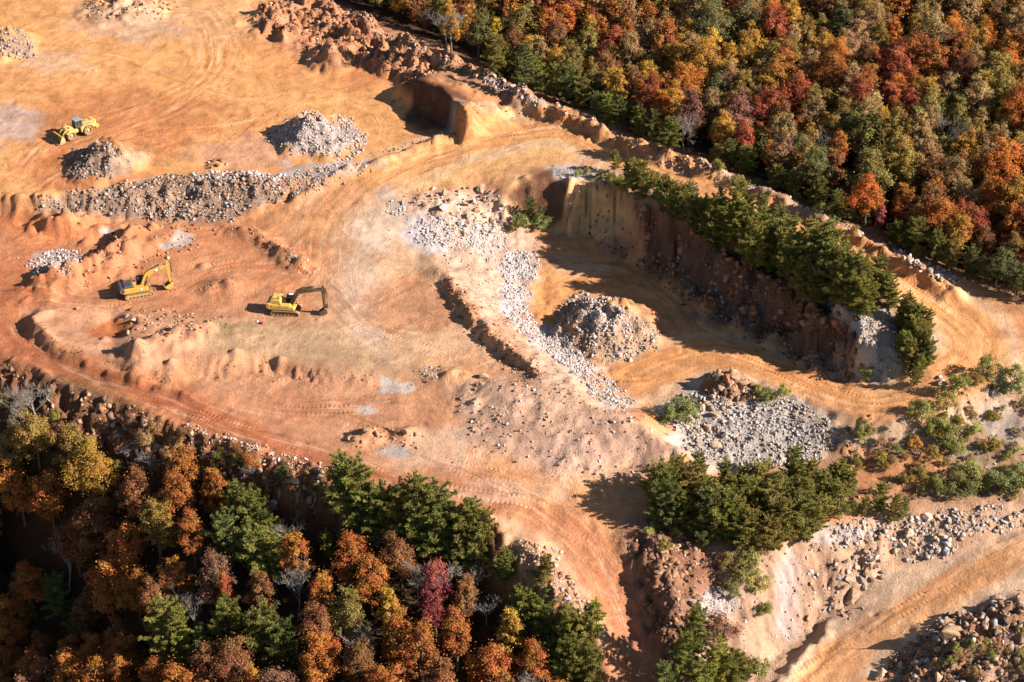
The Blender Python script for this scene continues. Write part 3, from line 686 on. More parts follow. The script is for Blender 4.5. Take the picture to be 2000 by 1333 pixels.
def rand_rot(n, rg):
    q = rg.normal(size=(n, 4)); q /= np.linalg.norm(q, axis=1)[:, None]
    w, x, y, z = q.T
    return np.stack([1-2*(y*y+z*z), 2*(x*y-z*w), 2*(x*z+y*w), 2*(x*y+z*w), 1-2*(x*x+z*z), 2*(y*z-x*w), 2*(x*z-y*w), 2*(y*z+x*w), 1-2*(x*x+y*y)], 1).reshape(n, 3, 3)
SC = {'pale': [alb(232,220,206), alb(216,200,184), alb(226,200,172)], 'white': [alb(244,234,220), alb(232,218,200), alb(216,202,186)],
      'grey': [alb(182,170,154), alb(200,188,170), alb(152,138,122), alb(190,164,136)], 'beige': [alb(222,188,150), alb(208,170,126), alb(196,160,124)],
      'brown': [alb(170,118,78), alb(150,100,66), alb(190,140,98)], 'red': [alb(186,120,76), alb(170,104,64), alb(202,140,96)],
      'bluegrey': [alb(204,196,178), alb(186,180,164), alb(212,202,182)], 'dark': [alb(140,112,90), alb(120,94,74), alb(160,130,104)]}
def mixcol(names): return np.concatenate([np.array(SC[n]) for n in names.split('+')])
def rubble_mesh(name, xs, ys, sizes, cols, sink=.25, seed=0):
    rg = np.random.default_rng(seed); n = len(xs); zs = zat(xs, ys)
    Vs, Fs, Cs = [], [], []; base = 0
    kind = rg.integers(0, len(ROCKS), n); rot = rand_rot(n, rg); cc = cols[rg.integers(0, len(cols), n)]*rg.uniform(.78, 1.12, (n, 1))
    for k, (V, F) in enumerate(ROCKS):
        s = np.nonzero(kind == k)[0]
        if not len(s): continue
        P = np.einsum('nij,vj->nvi', rot[s], V)*(sizes[s]*.5)[:, None, None]
        P += np.stack([xs[s], ys[s], zs[s]+sizes[s]*(.5-sink-.15)], 1)[:, None, :]
        m = len(V)
        Vs.append(P.reshape(-1, 3)); Fs.append((F[None]+(np.arange(len(s))*m)[:, None, None]+base).reshape(-1, 3)); Cs.append(np.repeat(cc[s], m, 0)); base += len(s)*m
    return mesh_np(name, np.concatenate(Vs), np.concatenate(Fs), False, np.clip(np.concatenate(Cs), .02, .8), M_RUBBLE)
def scatter(poly, density, s0, s1, seed, power=2.5, ring=None):
    P = wpoly(poly); x0 = min(p[0] for p in P); x1 = max(p[0] for p in P); y0 = min(p[1] for p in P); y1 = max(p[1] for p in P)
    rg = np.random.default_rng(seed); n = int((x1-x0)*(y1-y0)*density*(3.8 if density >= 2 else 2.0)); s0 *= .6; s1 *= 1.1; power *= 1.25
    x = rg.uniform(x0, x1, n); y = rg.uniform(y0, y1, n)
    keep = in_poly(x+fbm(x, y, 3, 2, 5)*1.2, y+fbm(x, y, 3, 2, 6)*1.2, P)
    keep &= rg.uniform(0, 1, n) < np.clip(.75+.8*fbm(x, y, 2.6, 3, seed+50), .08, 1)
    x, y = x[keep], y[keep]; s = s0+(s1-s0)*rg.uniform(0, 1, len(x))**power
    if density >= 2:   # fines between the stones
        n = int((x1-x0)*(y1-y0)*9); a = rg.uniform(x0, x1, n); b = rg.uniform(y0, y1, n); k = in_poly(a+fbm(a, b, 3, 2, 5)*1.4, b+fbm(a, b, 3, 2, 6)*1.4, P)
        x = np.concatenate([x, a[k]]); y = np.concatenate([y, b[k]]); s = np.concatenate([s, rg.uniform(.12, .36, int(k.sum()))])
    return x, y, s
def along(pts, halfw, density, s0, s1, seed, power=2.5):
    """stones strewn along a picture polyline"""
    w = [hit(u, v)[:2] for u, v in pts]; rg = np.random.default_rng(seed); X = []; Y = []
    for (xa, ya), (xb, yb) in zip(w[:-1], w[1:]):
        L = math.hypot(xb-xa, yb-ya); n = int(L*2*halfw*density*1.8)
        t = rg.uniform(0, 1, n); o = rg.normal(0, .5, n)*halfw
        X.append(xa+(xb-xa)*t-(yb-ya)/L*o); Y.append(ya+(yb-ya)*t+(xb-xa)/L*o)
    x = np.concatenate(X); y = np.concatenate(Y)
    k = rg.uniform(0, 1, len(x)) < np.clip(.7+.9*fbm(x, y, 3, 3, seed+50), .05, 1)
    x, y = x[k], y[k]
    return x, y, s0+(s1-s0)*rg.uniform(0, 1, len(x))**power
def rubble(name, label, parts, sink=.25):
    xs = np.concatenate([p[0][0] for p in parts]); 
    Vs = []
    X = np.concatenate([p[0][0] for p in parts]); Y = np.concatenate([p[0][1] for p in parts]); S = np.concatenate([p[0][2] for p in parts])
    rg = np.random.default_rng(len(X)); cols = []
    C = [np.array(mixcol(p[1])) for p in parts]
    mes = []
    # one mesh: pick each stone's colour from its own part's palette
    allc = np.concatenate(C); 
    o = link(name, rubble_multi(name, parts, sink)); tag(o, label, name.replace('_', ' '), kind='stuff'); return o
def rubble_multi(name, parts, sink):
    Vs, Fs, Cs = [], [], []; base = 0
    for i, ((x, y, s), pal) in enumerate(parts):
        if not len(x): continue
        rg = np.random.default_rng(len(x)+i); n = len(x); zs = zat(x, y); cols = mixcol(pal)
        kind = rg.integers(0, len(ROCKS), n); rot = rand_rot(n, rg); cc = cols[rg.integers(0, len(cols), n)]*rg.uniform(.78, 1.12, (n, 1))
        for k, (V, F) in enumerate(ROCKS):
            q = np.nonzero(kind == k)[0]
            if not len(q): continue
            P = np.einsum('nij,vj->nvi', rot[q], V)*(s[q]*.5)[:, None, None]
            P += np.stack([x[q], y[q], zs[q]+s[q]*(.35-sink)], 1)[:, None, :]
            m = len(V)
            Vs.append(P.reshape(-1, 3)); Fs.append((F[None]+(np.arange(len(q))*m)[:, None, None]+base).reshape(-1, 3)); Cs.append(np.repeat(cc[q], m, 0)); base += len(q)*m
    return mesh_np(name, np.concatenate(Vs), np.concatenate(Fs), False, np.clip(np.concatenate(Cs), .02, .8), M_RUBBLE)

rubble('rubble_bank', 'long bank of grey broken stone below the upper plateau', [
   (scatter([(60,392),(130,380),(200,366),(330,344),(460,338),(560,350),(570,378),(520,395),(470,425),(420,436),(330,432),(250,425),(160,415),(80,412)], 3.4, .3, 1.1, 1), 'grey+grey+beige+dark+brown'),
   (scatter([(370,338),(480,334),(560,345),(540,358),(400,352)], 2.2, .5, 1.2, 2), 'pale+white'),
   (along([(560,385),(640,345),(720,322)], 2.2, 3.2, .2, .9, 3), 'grey+beige'), (scatter([(560,345),(600,335),(690,318),(720,325),(640,352),(570,385)], 2.2, .25, .8, 90), 'pale+grey')])
rubble('rubble_heap', 'grey white rubble heap at the middle of the upper plateau', [
   (scatter([(520,262),(560,235),(620,226),(680,232),(715,265),(715,300),(650,312),(570,300),(525,282)], 3.6, .25, .9, 4), 'grey+pale'),
   (scatter([(540,262),(580,240),(640,236),(650,262),(600,290),(555,282)], 3, .3, .8, 5), 'white+pale')])
rubble('rubble_heap', 'grey rubble heap just behind the bucket wheel loader', [
   (scatter([(128,318),(150,285),(200,276),(235,290),(225,335),(180,352),(135,345)], 4.2, .3, 1.0, 6), 'grey+dark'),
   (scatter([(225,285),(285,290),(290,315),(240,330)], 1.8, .25, .7, 7), 'pale+beige')])
rubble('rubble_heap', 'brown and grey rubble heap on the orange floor of the right pit', [
   (scatter([(1082,618),(1100,586),(1140,570),(1210,590),(1290,650),(1280,685),(1220,708),(1150,700),(1100,665)], 3.6, .3, 1.05, 8), 'grey+beige+pale'),
   (scatter([(1140,580),(1190,590),(1240,640),(1190,650),(1150,620)], 2.2, .3, .8, 9), 'pale+white')])
rubble('rubble_heap', 'stony heap cut by the left edge of the plateau', [(scatter([(-60,60),(30,55),(70,95),(70,112),(0,115),(-60,110)], 3, .3, 1.0, 10), 'grey+beige')])
rubble('rubble_heap', 'sandy rubble heap at the far end of the plateau', [(scatter([(160,15),(200,-20),(330,-20),(350,20),(300,45),(180,40)], 1.5, .3, 1.0, 11), 'grey+beige+brown')])
rubble('rubble_strip', 'white broken stone spilling into the right pit', [
   (scatter([(985,495),(1050,488),(1058,520),(1030,560),(1030,615),(1000,612),(975,560),(990,530)], 5.5, .25, .75, 12), 'white+white+pale'),
   (scatter([(800,440),(850,420),(900,430),(960,450),(940,480),(880,490),(820,480)], 3.4, .25, .8, 13), 'white+pale'),
   (scatter([(850,480),(960,480),(1000,560),(1010,640),(960,640),(900,560)], 1.4, .2, .6, 14), 'pale+beige'),
   (scatter([(975,590),(1030,605),(1060,640),(1110,660),(1160,720),(1120,735),(1060,680),(1000,640)], 4.0, .25, .8, 91), 'white+pale'),
   (scatter([(900,430),(985,440),(1000,495),(985,540),(930,500)], 2.4, .2, .7, 92), 'white+pale'),
   (scatter([(760,385),(800,400),(795,425),(755,415)], 4, .25, .8, 15), 'pale+white')])
rubble('rubble_strip', 'grey stone strip running along the pit edge below the rubble heap', [
   (scatter([(1040,640),(1090,645),(1125,690),(1190,745),(1245,792),(1215,802),(1150,770),(1085,700)], 4.2, .25, .85, 16), 'grey+pale'),
   (along([(870,545),(905,595),(960,655),(1010,700),(1060,735)], 2.2, 2.6, .25, .8, 17), 'brown+beige+red'),
   (scatter([(900,580),(1000,640),(1150,780),(1230,800),(1120,790),(1000,730)], 1.0, .2, .6, 18), 'beige+brown')])
rubble('talus', 'grey talus of broken rock below the loop of the haul road', [
   (scatter([(1300,800),(1345,775),(1390,760),(1500,770),(1600,800),(1640,860),(1600,900),(1500,920),(1420,915),(1340,880)], 3.2, .2, .9, 19), 'bluegrey+pale+grey'),
   (scatter([(1330,770),(1400,760),(1430,820),(1400,900),(1350,880)], 1.2, .5, 1.6, 20), 'bluegrey+beige'),
   (scatter([(1370,735),(1430,722),(1500,755),(1480,785),(1390,775)], 2.6, .4, 1.5, 21), 'beige+brown')])
rubble('talus', 'pale grey talus on the nose of the pine ridge', [
   (scatter([(1585,588),(1660,592),(1740,610),(1750,640),(1720,660),(1690,650),(1660,625)], 5, .2, .7, 22), 'bluegrey+pale'),
   (scatter([(1670,660),(1750,650),(1780,730),(1690,745)], 2, .2, .8, 23), 'bluegrey+beige'),
   (scatter([(1075,325),(1170,328),(1185,348),(1095,350)], 4, .2, .6, 24), 'pale+grey')])
rubble('berm_stones', 'pale stones strewn on the berm along the far wood', [
   (along([(640,5),(720,42),(800,82),(870,115),(960,155),(1040,193),(1120,222),(1200,262),(1290,297),(1370,322),(1440,348)], 1.8, 2.2, .3, 1.0, 25), 'beige+pale+brown'),
   (along([(1440,350),(1560,400),(1660,443),(1740,486),(1830,526),(1885,550)], 1.4, 1.8, .3, .9, 26), 'pale+beige'),
   (along([(730,306),(800,283),(900,249),(980,217),(1030,198)], 1.2, 2.0, .2, .7, 27), 'beige+brown'),
   (scatter([(925,150),(960,150),(1060,195),(1050,215),(985,190)], 2.4, .3, 1.2, 28), 'pale+grey'),
   (scatter([(1740,488),(1830,520),(1865,545),(1840,552),(1770,520)], 2.4, .4, 1.3, 29), 'pale+beige')])
rubble('spoil_stones', 'brown stones tumbled over the spoil banks at the top of the plateau', [
   (scatter([(490,40),(530,0),(640,0),(760,70),(890,130),(850,150),(720,125),(600,100)], 1.3, .3, 1.3, 30), 'brown+red+beige'),
   (scatter([(600,85),(700,90),(705,130),(600,125)], .8, .2, .8, 31), 'red')])
rubble('spoil_stones', 'stones scattered over the red dirt ridge beside the left track', [
   (scatter([(50,520),(90,490),(150,488),(165,505),(130,530),(60,545)], 4.5, .25, .8, 32), 'white+pale+grey'),
   (scatter([(40,560),(120,500),(290,420),(420,430),(440,460),(330,510),(200,570)], 1.0, .2, .9, 33), 'beige+red'),
   (along([(440,440),(500,450),(545,482),(600,512)], 1.4, 2.4, .2, .7, 34), 'beige+brown'),
   (scatter([(560,490),(610,512),(570,515)], 2, .2, .6, 35), 'pale')])
rubble('spoil_stones', 'brown stones on the banks of the hollow by the lower track', [
   (scatter([(240,610),(300,600),(430,625),(420,650),(330,665),(280,690),(245,660)], 1.6, .25, .9, 36), 'beige+brown'),
   (along([(60,615),(75,640),(120,670),(180,695),(260,717),(340,740)], 1.0, 1.6, .15, .5, 37), 'brown'),
   (scatter([(380,570),(440,540),(500,565),(470,580)], 1.2, .2, .6, 38), 'beige+dark'),
   (scatter([(360,690),(640,715),(860,740),(860,755),(640,745),(380,750)], .7, .2, .6, 39), 'beige+red')])
rubble('spoil_stones', 'stones over the pinkish lumpy ridge between the two floors', [
   (scatter([(880,760),(1000,740),(1120,760),(1340,870),(1300,925),(1100,938),(930,880)], 1.3, .15, .8, 40, 4), 'pale+beige+brown'),
   (scatter([(660,850),(720,830),(830,845),(820,880),(680,875)], 1.3, .2, .9, 41), 'brown+beige'),
   (scatter([(815,720),(860,715),(860,745),(825,740)], 3, .2, .6, 42), 'grey+pale')])
rubble('slope_stones', 'broken brown rock down the fill slope above the near wood', [
   (scatter([(0,705),(100,745),(300,815),(450,880),(640,925),(800,985),(800,1010),(640,985),(450,960),(300,930),(150,840),(0,790)], 1.3, .25, 1.5, 43), 'brown+beige+dark'),
   (along([(350,835),(450,875),(550,902),(650,922),(700,945)], 1.6, 3.0, .25, 1.0, 44), 'beige+pale')])
rubble('slope_stones', 'rocks littering the bluff beside the gully ramp', [
   (scatter([(990,1060),(1060,1070),(1130,1140),(1170,1210),(1120,1220),(1040,1150)], 2.4, .3, 1.2, 45), 'beige+brown+pale'),
   (scatter([(1230,1020),(1320,1020),(1380,1080),(1350,1240),(1290,1320),(1265,1180)], 1.8, .25, 1.3, 46), 'brown+dark+beige')])
rubble('slope_stones', 'stones down the pale quarry wall under the lower pines', [
   (scatter([(1340,1060),(1480,1075),(1640,1030),(1700,1015),(1760,1090),(1640,1190),(1500,1290),(1420,1340),(1330,1250)], 1.3, .15, .8, 47, 4), 'pale+beige+grey'),
   (scatter([(1370,1140),(1440,1160),(1440,1200),(1370,1200)], 2.6, .2, .7, 48), 'bluegrey+pale'),
   (scatter([(1620,1030),(1720,1012),(1700,1050),(1640,1070)], 3.4, .25, .9, 49), 'bluegrey+pale')])
rubble('rubble_strip', 'tumbled pale rock along the top of the lower road', [
   (scatter([(1700,1015),(1800,1003),(1900,998),(2060,990),(2060,1030),(1900,1042),(1850,1092),(1760,1085),(1720,1050)], 2.6, .35, 1.3, 50), 'pale+beige+bluegrey'),
   (scatter([(1600,1200),(1640,1160),(1700,1180),(1660,1215)], 1.8, .2, .8, 51), 'brown+beige')])
rubble('rubble_heap', 'dark rock heap in the bottom right corner by the lower road', [
   (scatter([(1740,1290),(1800,1240),(1850,1195),(1950,1180),(2060,1170),(2060,1360),(1740,1360)], 2.2, .3, 1.5, 52), 'dark+brown+grey+beige')])
rubble('slope_stones', 'stones in the scrub between the road loop and the lower pines', [
   (scatter([(1620,815),(1800,825),(1960,740),(2060,740),(2060,980),(1650,980)], .55, .15, .9, 53, 4), 'beige+pale+brown')])
rubble('cliff_debris', 'fallen debris along the shaded foot of the pine cliff', [
   (along([(1150,455),(1200,470),(1240,497),(1300,537),(1380,592),(1460,642),(1540,692),(1600,726),(1660,745)], 2.6, 1.2, .25, 1.2, 54), 'brown+dark+beige'),
   (scatter([(1150,450),(1220,455),(1230,480),(1170,480)], 2, .25, .9, 55), 'grey+pale'),
   (scatter([(760,370),(1000,360),(1040,440),(980,455),(840,420)], .9, .3, 1.1, 56), 'pale+beige+brown')])
# blocks standing proud of the broken faces
rubble('cliff_debris', 'broken brown blocks bedded in the shaded pit wall under the pines', [
   (scatter([(1245,400),(1330,425),(1400,460),(1470,495),(1540,535),(1600,578),(1660,620),(1690,700),(1690,748),(1600,724),(1540,690),(1460,640),(1380,590),(1300,537),(1240,492)], 1.9, .5, 2.4, 81, 2), 'brown+dark+red'),
   (scatter([(1300,470),(1420,530),(1520,600),(1480,640),(1380,590),(1300,530)], 1.2, .4, 1.4, 82, 2), 'grey+beige')], .42)
rubble('slope_stones', 'dark broken blocks in the rocky bank between gully and quarry wall', [(scatter([(1232,1035),(1330,1035),(1390,1085),(1350,1230),(1300,1320),(1262,1190)], 1.6, .5, 2.2, 83, 2), 'brown+dark'),
   (scatter([(1560,1060),(1740,1012),(1750,1085),(1640,1180),(1560,1230)], .9, .4, 1.6, 84, 2), 'beige+pale')], .42)
rubble('slope_stones', 'large rough blocks bedded in the fill slope above the near wood', [(scatter([(180,775),(300,815),(460,880),(640,925),(640,985),(450,970),(300,935),(190,860)], 1.3, .6, 2.6, 85, 2), 'brown+dark+beige')], .4)
rubble('spoil_stones', 'clods and blocks in the spoil banks at the top of the plateau', [(scatter([(495,35),(560,0),(690,40),(830,105),(890,130),(850,148),(720,122),(600,100)], 1.0, .5, 2.0, 86, 2), 'red+brown')], .42)
# loose pebbles over all the open dirt
rg = np.random.default_rng(60); n = 26000
px = rg.uniform(-105, 105, n); py = rg.uniform(185, 430, n)
fi = np.clip(((py-Y0)/DG).astype(int), 0, NY-1); fj = np.clip(((px-X0)/DG).astype(int), 0, NX-1)
ok = (FOREST[fi, fj] < .3) & (rg.uniform(0, 1, n) < np.clip(.25+.9*fbm(px, py, 8, 3, 77), .03, 1))
px, py = px[ok], py[ok]
rubble('gravel', 'loose gravel scattered over the open dirt', [((px, py, .1+.35*rg.uniform(0, 1, len(px))**5), 'beige+pale+brown')])

# ------------------------------------------------------------------ single boulders
BM = [big_rock_mesh(300+i) for i in range(12)]
NB = 0
def ordinal_labels(objs, one, many, group, where):
    """objs: [(object, u, size)]; the extremes are told apart, the rest share a label"""
    objs = sorted(objs, key=lambda t: t[1]); n = len(objs)
    if n == 1: tag(objs[0][0], f'{one} {where}'); return
    names = ['leftmost', 'second from left', 'third from left', 'fourth from left', 'fifth from left', 'sixth from left', 'seventh from left']
    names_r = ['rightmost', 'second from right', 'third from right']
    for i, (o, u, s) in enumerate(objs):
        o['group'] = group
        if n <= 9:
            nm = names_r[n-1-i] if n-1-i < 3 and n-1-i < i else (names[i] if i < 7 else names_r[min(2, n-1-i)])
            o['label'] = f'{one}, {nm} {where}'
        elif i == 0: o['label'] = f'{one}, leftmost {where}'
        elif i == n-1: o['label'] = f'{one}, rightmost {where}'
        else: o['label'] = f'{one} among the many {where}'
def boulders(pts, pal, one, where, group, sizes=None):
    """pts: picture points with a width in pixels"""
    global NB
    out = []; cols = mixcol(pal)
    for i, (u, v, wpx) in enumerate(pts):
        x, y, z = hit(u, v); d = math.sqrt(x*x+y*y+(z-CAM_H)**2); s = wpx*d/FPX
        me = BM[NB % len(BM)]; NB += 1
        o = link('boulder', me); o['category'] = 'boulder'
        rr = random.Random(NB*7+3)
        o.scale = (s*.55, s*.55*rr.uniform(.85, 1.1), s*.55*rr.uniform(.8, 1.05)); o.rotation_euler = (rr.uniform(-.4, .4), rr.uniform(-.4, .4), rr.uniform(0, 6.28))
        o.location = (x, y, z+s*.12)
        c = cols[rr.randrange(len(cols))]*rr.uniform(.85, 1.08); o.color = (c[0], c[1], c[2], 1)
        out.append((o, u, wpx))
    ordinal_labels(out, one, None, group, where)
def bscatter(poly, n, w0, w1, seed):
    rr = random.Random(seed); us = [p[0] for p in poly]; vs_ = [p[1] for p in poly]; out = []
    while len(out) < n:
        u = rr.uniform(min(us), max(us)); v = rr.uniform(min(vs_), max(vs_))
        if in_poly(np.array([u]), np.array([v]), poly)[0] and all(math.hypot(u-a, (v-b)*1.3) > (w0+c)*.42 for a, b, c in out):
            out.append((u, v, w0+(w1-w0)*rr.random()**2))
    return out
boulders([(846,370,14),(868,380,20),(880,392,16),(894,382,12),(905,402,24),(925,395,18),(940,372,24),(958,378,18),(968,392,16),(946,392,14),(930,412,22),(948,424,24),(962,436,22),(915,424,20),(900,438,18),(884,420,14),(975,410,16),(985,402,14),(866,408,26),(850,420,16),(932,446,18),(946,458,14),(1005,440,18),(1000,428,14),(962,455,18),(905,455,12),(978,440,16),(876,440,12)], 'pale+beige', 'pale angular boulder', 'above the white rubble slope', 'boulders above the white rubble slope')
boulders([(1690,1058,20),(1720,1050,18),(1705,1075,16),(1652,1098,18),(1668,1090,20),(1688,1078,20),(1700,1095,18),(1655,1118,16),(1672,1112,22),(1690,1120,20),(1712,1108,20),(1724,1118,16),(1640,1130,20),(1660,1134,26),(1680,1136,24),(1648,1148,22),(1702,1132,16),(1722,1128,20),(1636,1112,14),(1688,1150,18)], 'beige+grey', 'beige rock block', 'below the quarry wall', 'blocks piled by the lower road')
boulders([(1664,1170,44)], 'beige', 'largest rounded striped boulder', 'at the foot of the block pile beside the lower road', None)
boulders([(1776,1046,34)], 'beige', 'tall upright slab of beige rock', 'above the lower road', None)
boulders([(1812,1012,24),(1830,1010,18),(1862,1005,14),(1750,1062,16),(1762,1066,18),(1744,1054,14),(1800,1042,16),(1820,1052,14),(1838,1046,16),(1850,1064,18),(1862,1076,16),(1846,1080,22),(1820,1078,12),(1875,1026,12),(1900,1022,14),(1910,1035,16),(1938,1012,12),(1960,1020,16),(1985,1004,14),(1955,1034,16)], 'pale+beige+bluegrey', 'pale tumbled block', 'on the verge above the lower road', 'tumbled blocks above the lower road')
boulders([(1860,1240,48)], 'beige', 'huge pinkish brown boulder', 'at the edge of the corner rock heap', None)
boulders([(1790,1300,26),(1815,1285,28),(1832,1270,20),(1870,1280,22),(1900,1255,22),(1950,1235,26),(1925,1220,26),(1965,1215,30),(1990,1225,24),(1890,1300,20),(1850,1310,24),(1930,1285,20),(1960,1300,22),(1720,1320,30),(1830,1325,24),(1985,1290,20),(1915,1325,18)], 'beige+dark', 'brown boulder', 'in the bottom right rock heap', 'boulders of the corner heap')
boulders([(1750,500,14),(1764,506,16),(1778,512,14),(1790,516,18),(1802,524,22),(1816,530,20),(1828,540,16),(1795,530,14),(1780,524,12),(1838,548,14)], 'pale+beige', 'pale grey boulder', 'beside the upper haul road bend', 'boulders beside the upper haul road')
boulders([(930,150,16),(945,154,14),(965,150,18),(985,160,14),(1000,172,16),(1025,176,12),(1050,185,12),(1078,196,12),(1090,205,14)], 'pale+beige', 'pale boulder', 'on the berm by the far wood', 'boulders on the far berm')
boulders(bscatter([(205,800),(300,830),(440,890),(640,930),(640,955),(420,960),(330,930),(220,860)], 46, 12, 30, 61), 'brown+beige', 'rusty brown boulder', 'on the fill slope above the near wood', 'boulders on the fill slope')
boulders(bscatter([(1235,1040),(1300,1050),(1345,1130),(1330,1210),(1290,1260),(1262,1160)], 22, 10, 26, 62), 'brown+beige+dark', 'brown rough boulder', 'on the bank right of the gully', 'boulders on the gully bank')
boulders([(1085,1075,16),(1096,1080,14),(1092,1094,16),(1060,1086,12),(1110,1130,16),(1120,1150,14),(1128,1166,16),(1105,1172,18),(1140,1190,16),(1075,1150,14)], 'beige+pale', 'dusty boulder', 'on the bluff left of the gully ramp', 'boulders on the bluff')
boulders([(1360,775,20),(1372,800,22),(1395,812,24),(1350,822,18),(1380,840,26),(1410,850,22),(1398,872,26),(1365,865,20),(1425,830,20),(1440,860,16),(1352,850,16),(1420,880,20)], 'bluegrey+beige+grey', 'grey boulder', 'in the grey talus', 'boulders in the grey talus')
boulders([(1400,735,22),(1418,742,26),(1436,738,24),(1450,750,28),(1468,756,24),(1430,762,22),(1408,760,22),(1482,768,20)], 'beige+brown', 'tan boulder', 'capping the grey talus', 'boulders capping the talus')
boulders([(944,738,26)], 'beige', 'tan dome shaped boulder', 'on the crest of the pinkish ridge', None)
boulders([(768,202,16)], 'grey', 'dark lone boulder', 'at the left tip of the shadowed cut below the platform', None)
boulders([(780,196,14)], 'brown', 'brown rock', 'just right of the lone boulder by the shadowed cut', None)
boulders([(408,318,10),(420,314,12),(432,316,14),(442,322,12),(426,324,14),(412,328,10)], 'pale+brown', 'pale rock', 'in the cluster above the stone bank', 'rocks of the little cluster')
boulders([(248,618,16),(258,606,14),(262,628,16),(152,604,12),(390,632,12),(412,628,12),(436,620,12),(444,634,10),(250,652,14)], 'beige+brown', 'tan rock', 'round the hollow by the lower track', 'rocks round the hollow')
boulders([(604,118,16)], 'grey', 'grey boulder', 'at the foot of the brown dirt cone on the plateau', None)
boulders([(1836,738,14),(1842,752,26),(1945,757,24),(1940,770,18)], 'pale+bluegrey', 'pale ledge rock', 'in the scrub below the road bend', 'ledge rocks in the scrub')
boulders([(715,842,24),(735,850,20),(680,858,16),(790,846,20),(812,852,14)], 'brown+beige', 'brown lumpy rock', 'on the lower floor near pale stains', 'lumpy rocks on the lower floor')
# ------------------------------------------------------------------ trees
def tube_np(paths, sides=5):
    """paths: lists of (x,y,z,r) -> one skin of tapered tubes"""
    Vs, Fs = [], []; base = 0
    for p in paths:
        p = np.asarray(p, float); n = len(p)
        for i in range(n):
            d = p[min(i+1, n-1), :3]-p[max(i-1, 0), :3]; d = d/(np.linalg.norm(d)+1e-9)
            a = np.cross(d, (0.31, 0.92, 0.13)); a /= np.linalg.norm(a)+1e-9; b = np.cross(d, a)
            th = np.arange(sides)*2*math.pi/sides
            Vs.append(p[i, :3]+p[i, 3]*(np.cos(th)[:, None]*a+np.sin(th)[:, None]*b))
        for i in range(n-1):
            for k in range(sides):
                k2 = (k+1) % sides
                Fs.append((base+i*sides+k, base+i*sides+k2, base+(i+1)*sides+k2, base+(i+1)*sides+k))
        base += n*sides
    return np.concatenate(Vs), np.array(Fs)
def leaf_quads(P, N, size, rg, ratio=.75):
    """flat leaf sprays at P facing N"""
    n = len(P); t = rg.normal(size=(n, 3)); t -= (t*N).sum(1)[:, None]*N; t /= np.linalg.norm(t, axis=1)[:, None]+1e-9
    b = np.cross(N, t); s = size[:, None]
    q = np.stack([P-t*s-b*s*ratio*.35, P+b*s*-ratio, P+t*s, P+b*s*ratio], 1)
    return q.reshape(-1, 3), np.arange(4*n).reshape(n, 4)
def fattr(me, name, A):
    at = me.attributes.new(name, 'FLOAT', 'POINT'); at.data.foreach_set('value', np.ascontiguousarray(A, np.float32))

def leaf_mat(name, hue, attr=False):
    t = NT(name); c = t.a('Attribute', attribute_name='soil').outputs['Color'] if attr else t.a('ObjectInfo').outputs['Color']; tn = t.a('Attribute', attribute_name='tint').outputs['Fac']
    hv = t.a('Attribute', attribute_name='hue').outputs['Fac']
    c2 = t.a('HueSaturation', {'Hue': t.ramp(hv, 0, 1, .5-hue, .5+hue), 'Saturation': 1.0, 'Value': t.ramp(tn, 0, 1, .62, 1.45), 'Color': c}).outputs[0]
    d = t.a('BsdfPrincipled', {'Base Color': c2, 'Roughness': .65, 'Specular IOR Level': .2})
    tr = t.a('BsdfTranslucent', {'Color': c2})
    mx = t.n.new('ShaderNodeMixShader'); mx.inputs[0].default_value = .32
    t.t.links.new(d.outputs[0], mx.inputs[1]); t.t.links.new(tr.outputs[0], mx.inputs[2])
    return t.end(mx.outputs[0])
M_LEAF = leaf_mat('autumn_leaves', .028); M_NEEDLE = leaf_mat('pine_needles', .012)
def bark_mat(name, c):
    t = NT(name); n = t.a('TexNoise', {'Vector': t.a('TexCoord').outputs['Object'], 'Scale': 5.0, 'Detail': 3}).outputs[0]
    return t.end(t.a('BsdfPrincipled', {'Base Color': t.mixc(n, tuple(x*.55 for x in c)+(1,), tuple(min(1, x*1.4) for x in c)+(1,)), 'Roughness': .9, 'Specular IOR Level': .1}).outputs[0])
M_BARK = bark_mat('brown_bark', (.11, .08, .06)); M_GREYBARK = bark_mat('grey_bark', (.25, .21, .175))

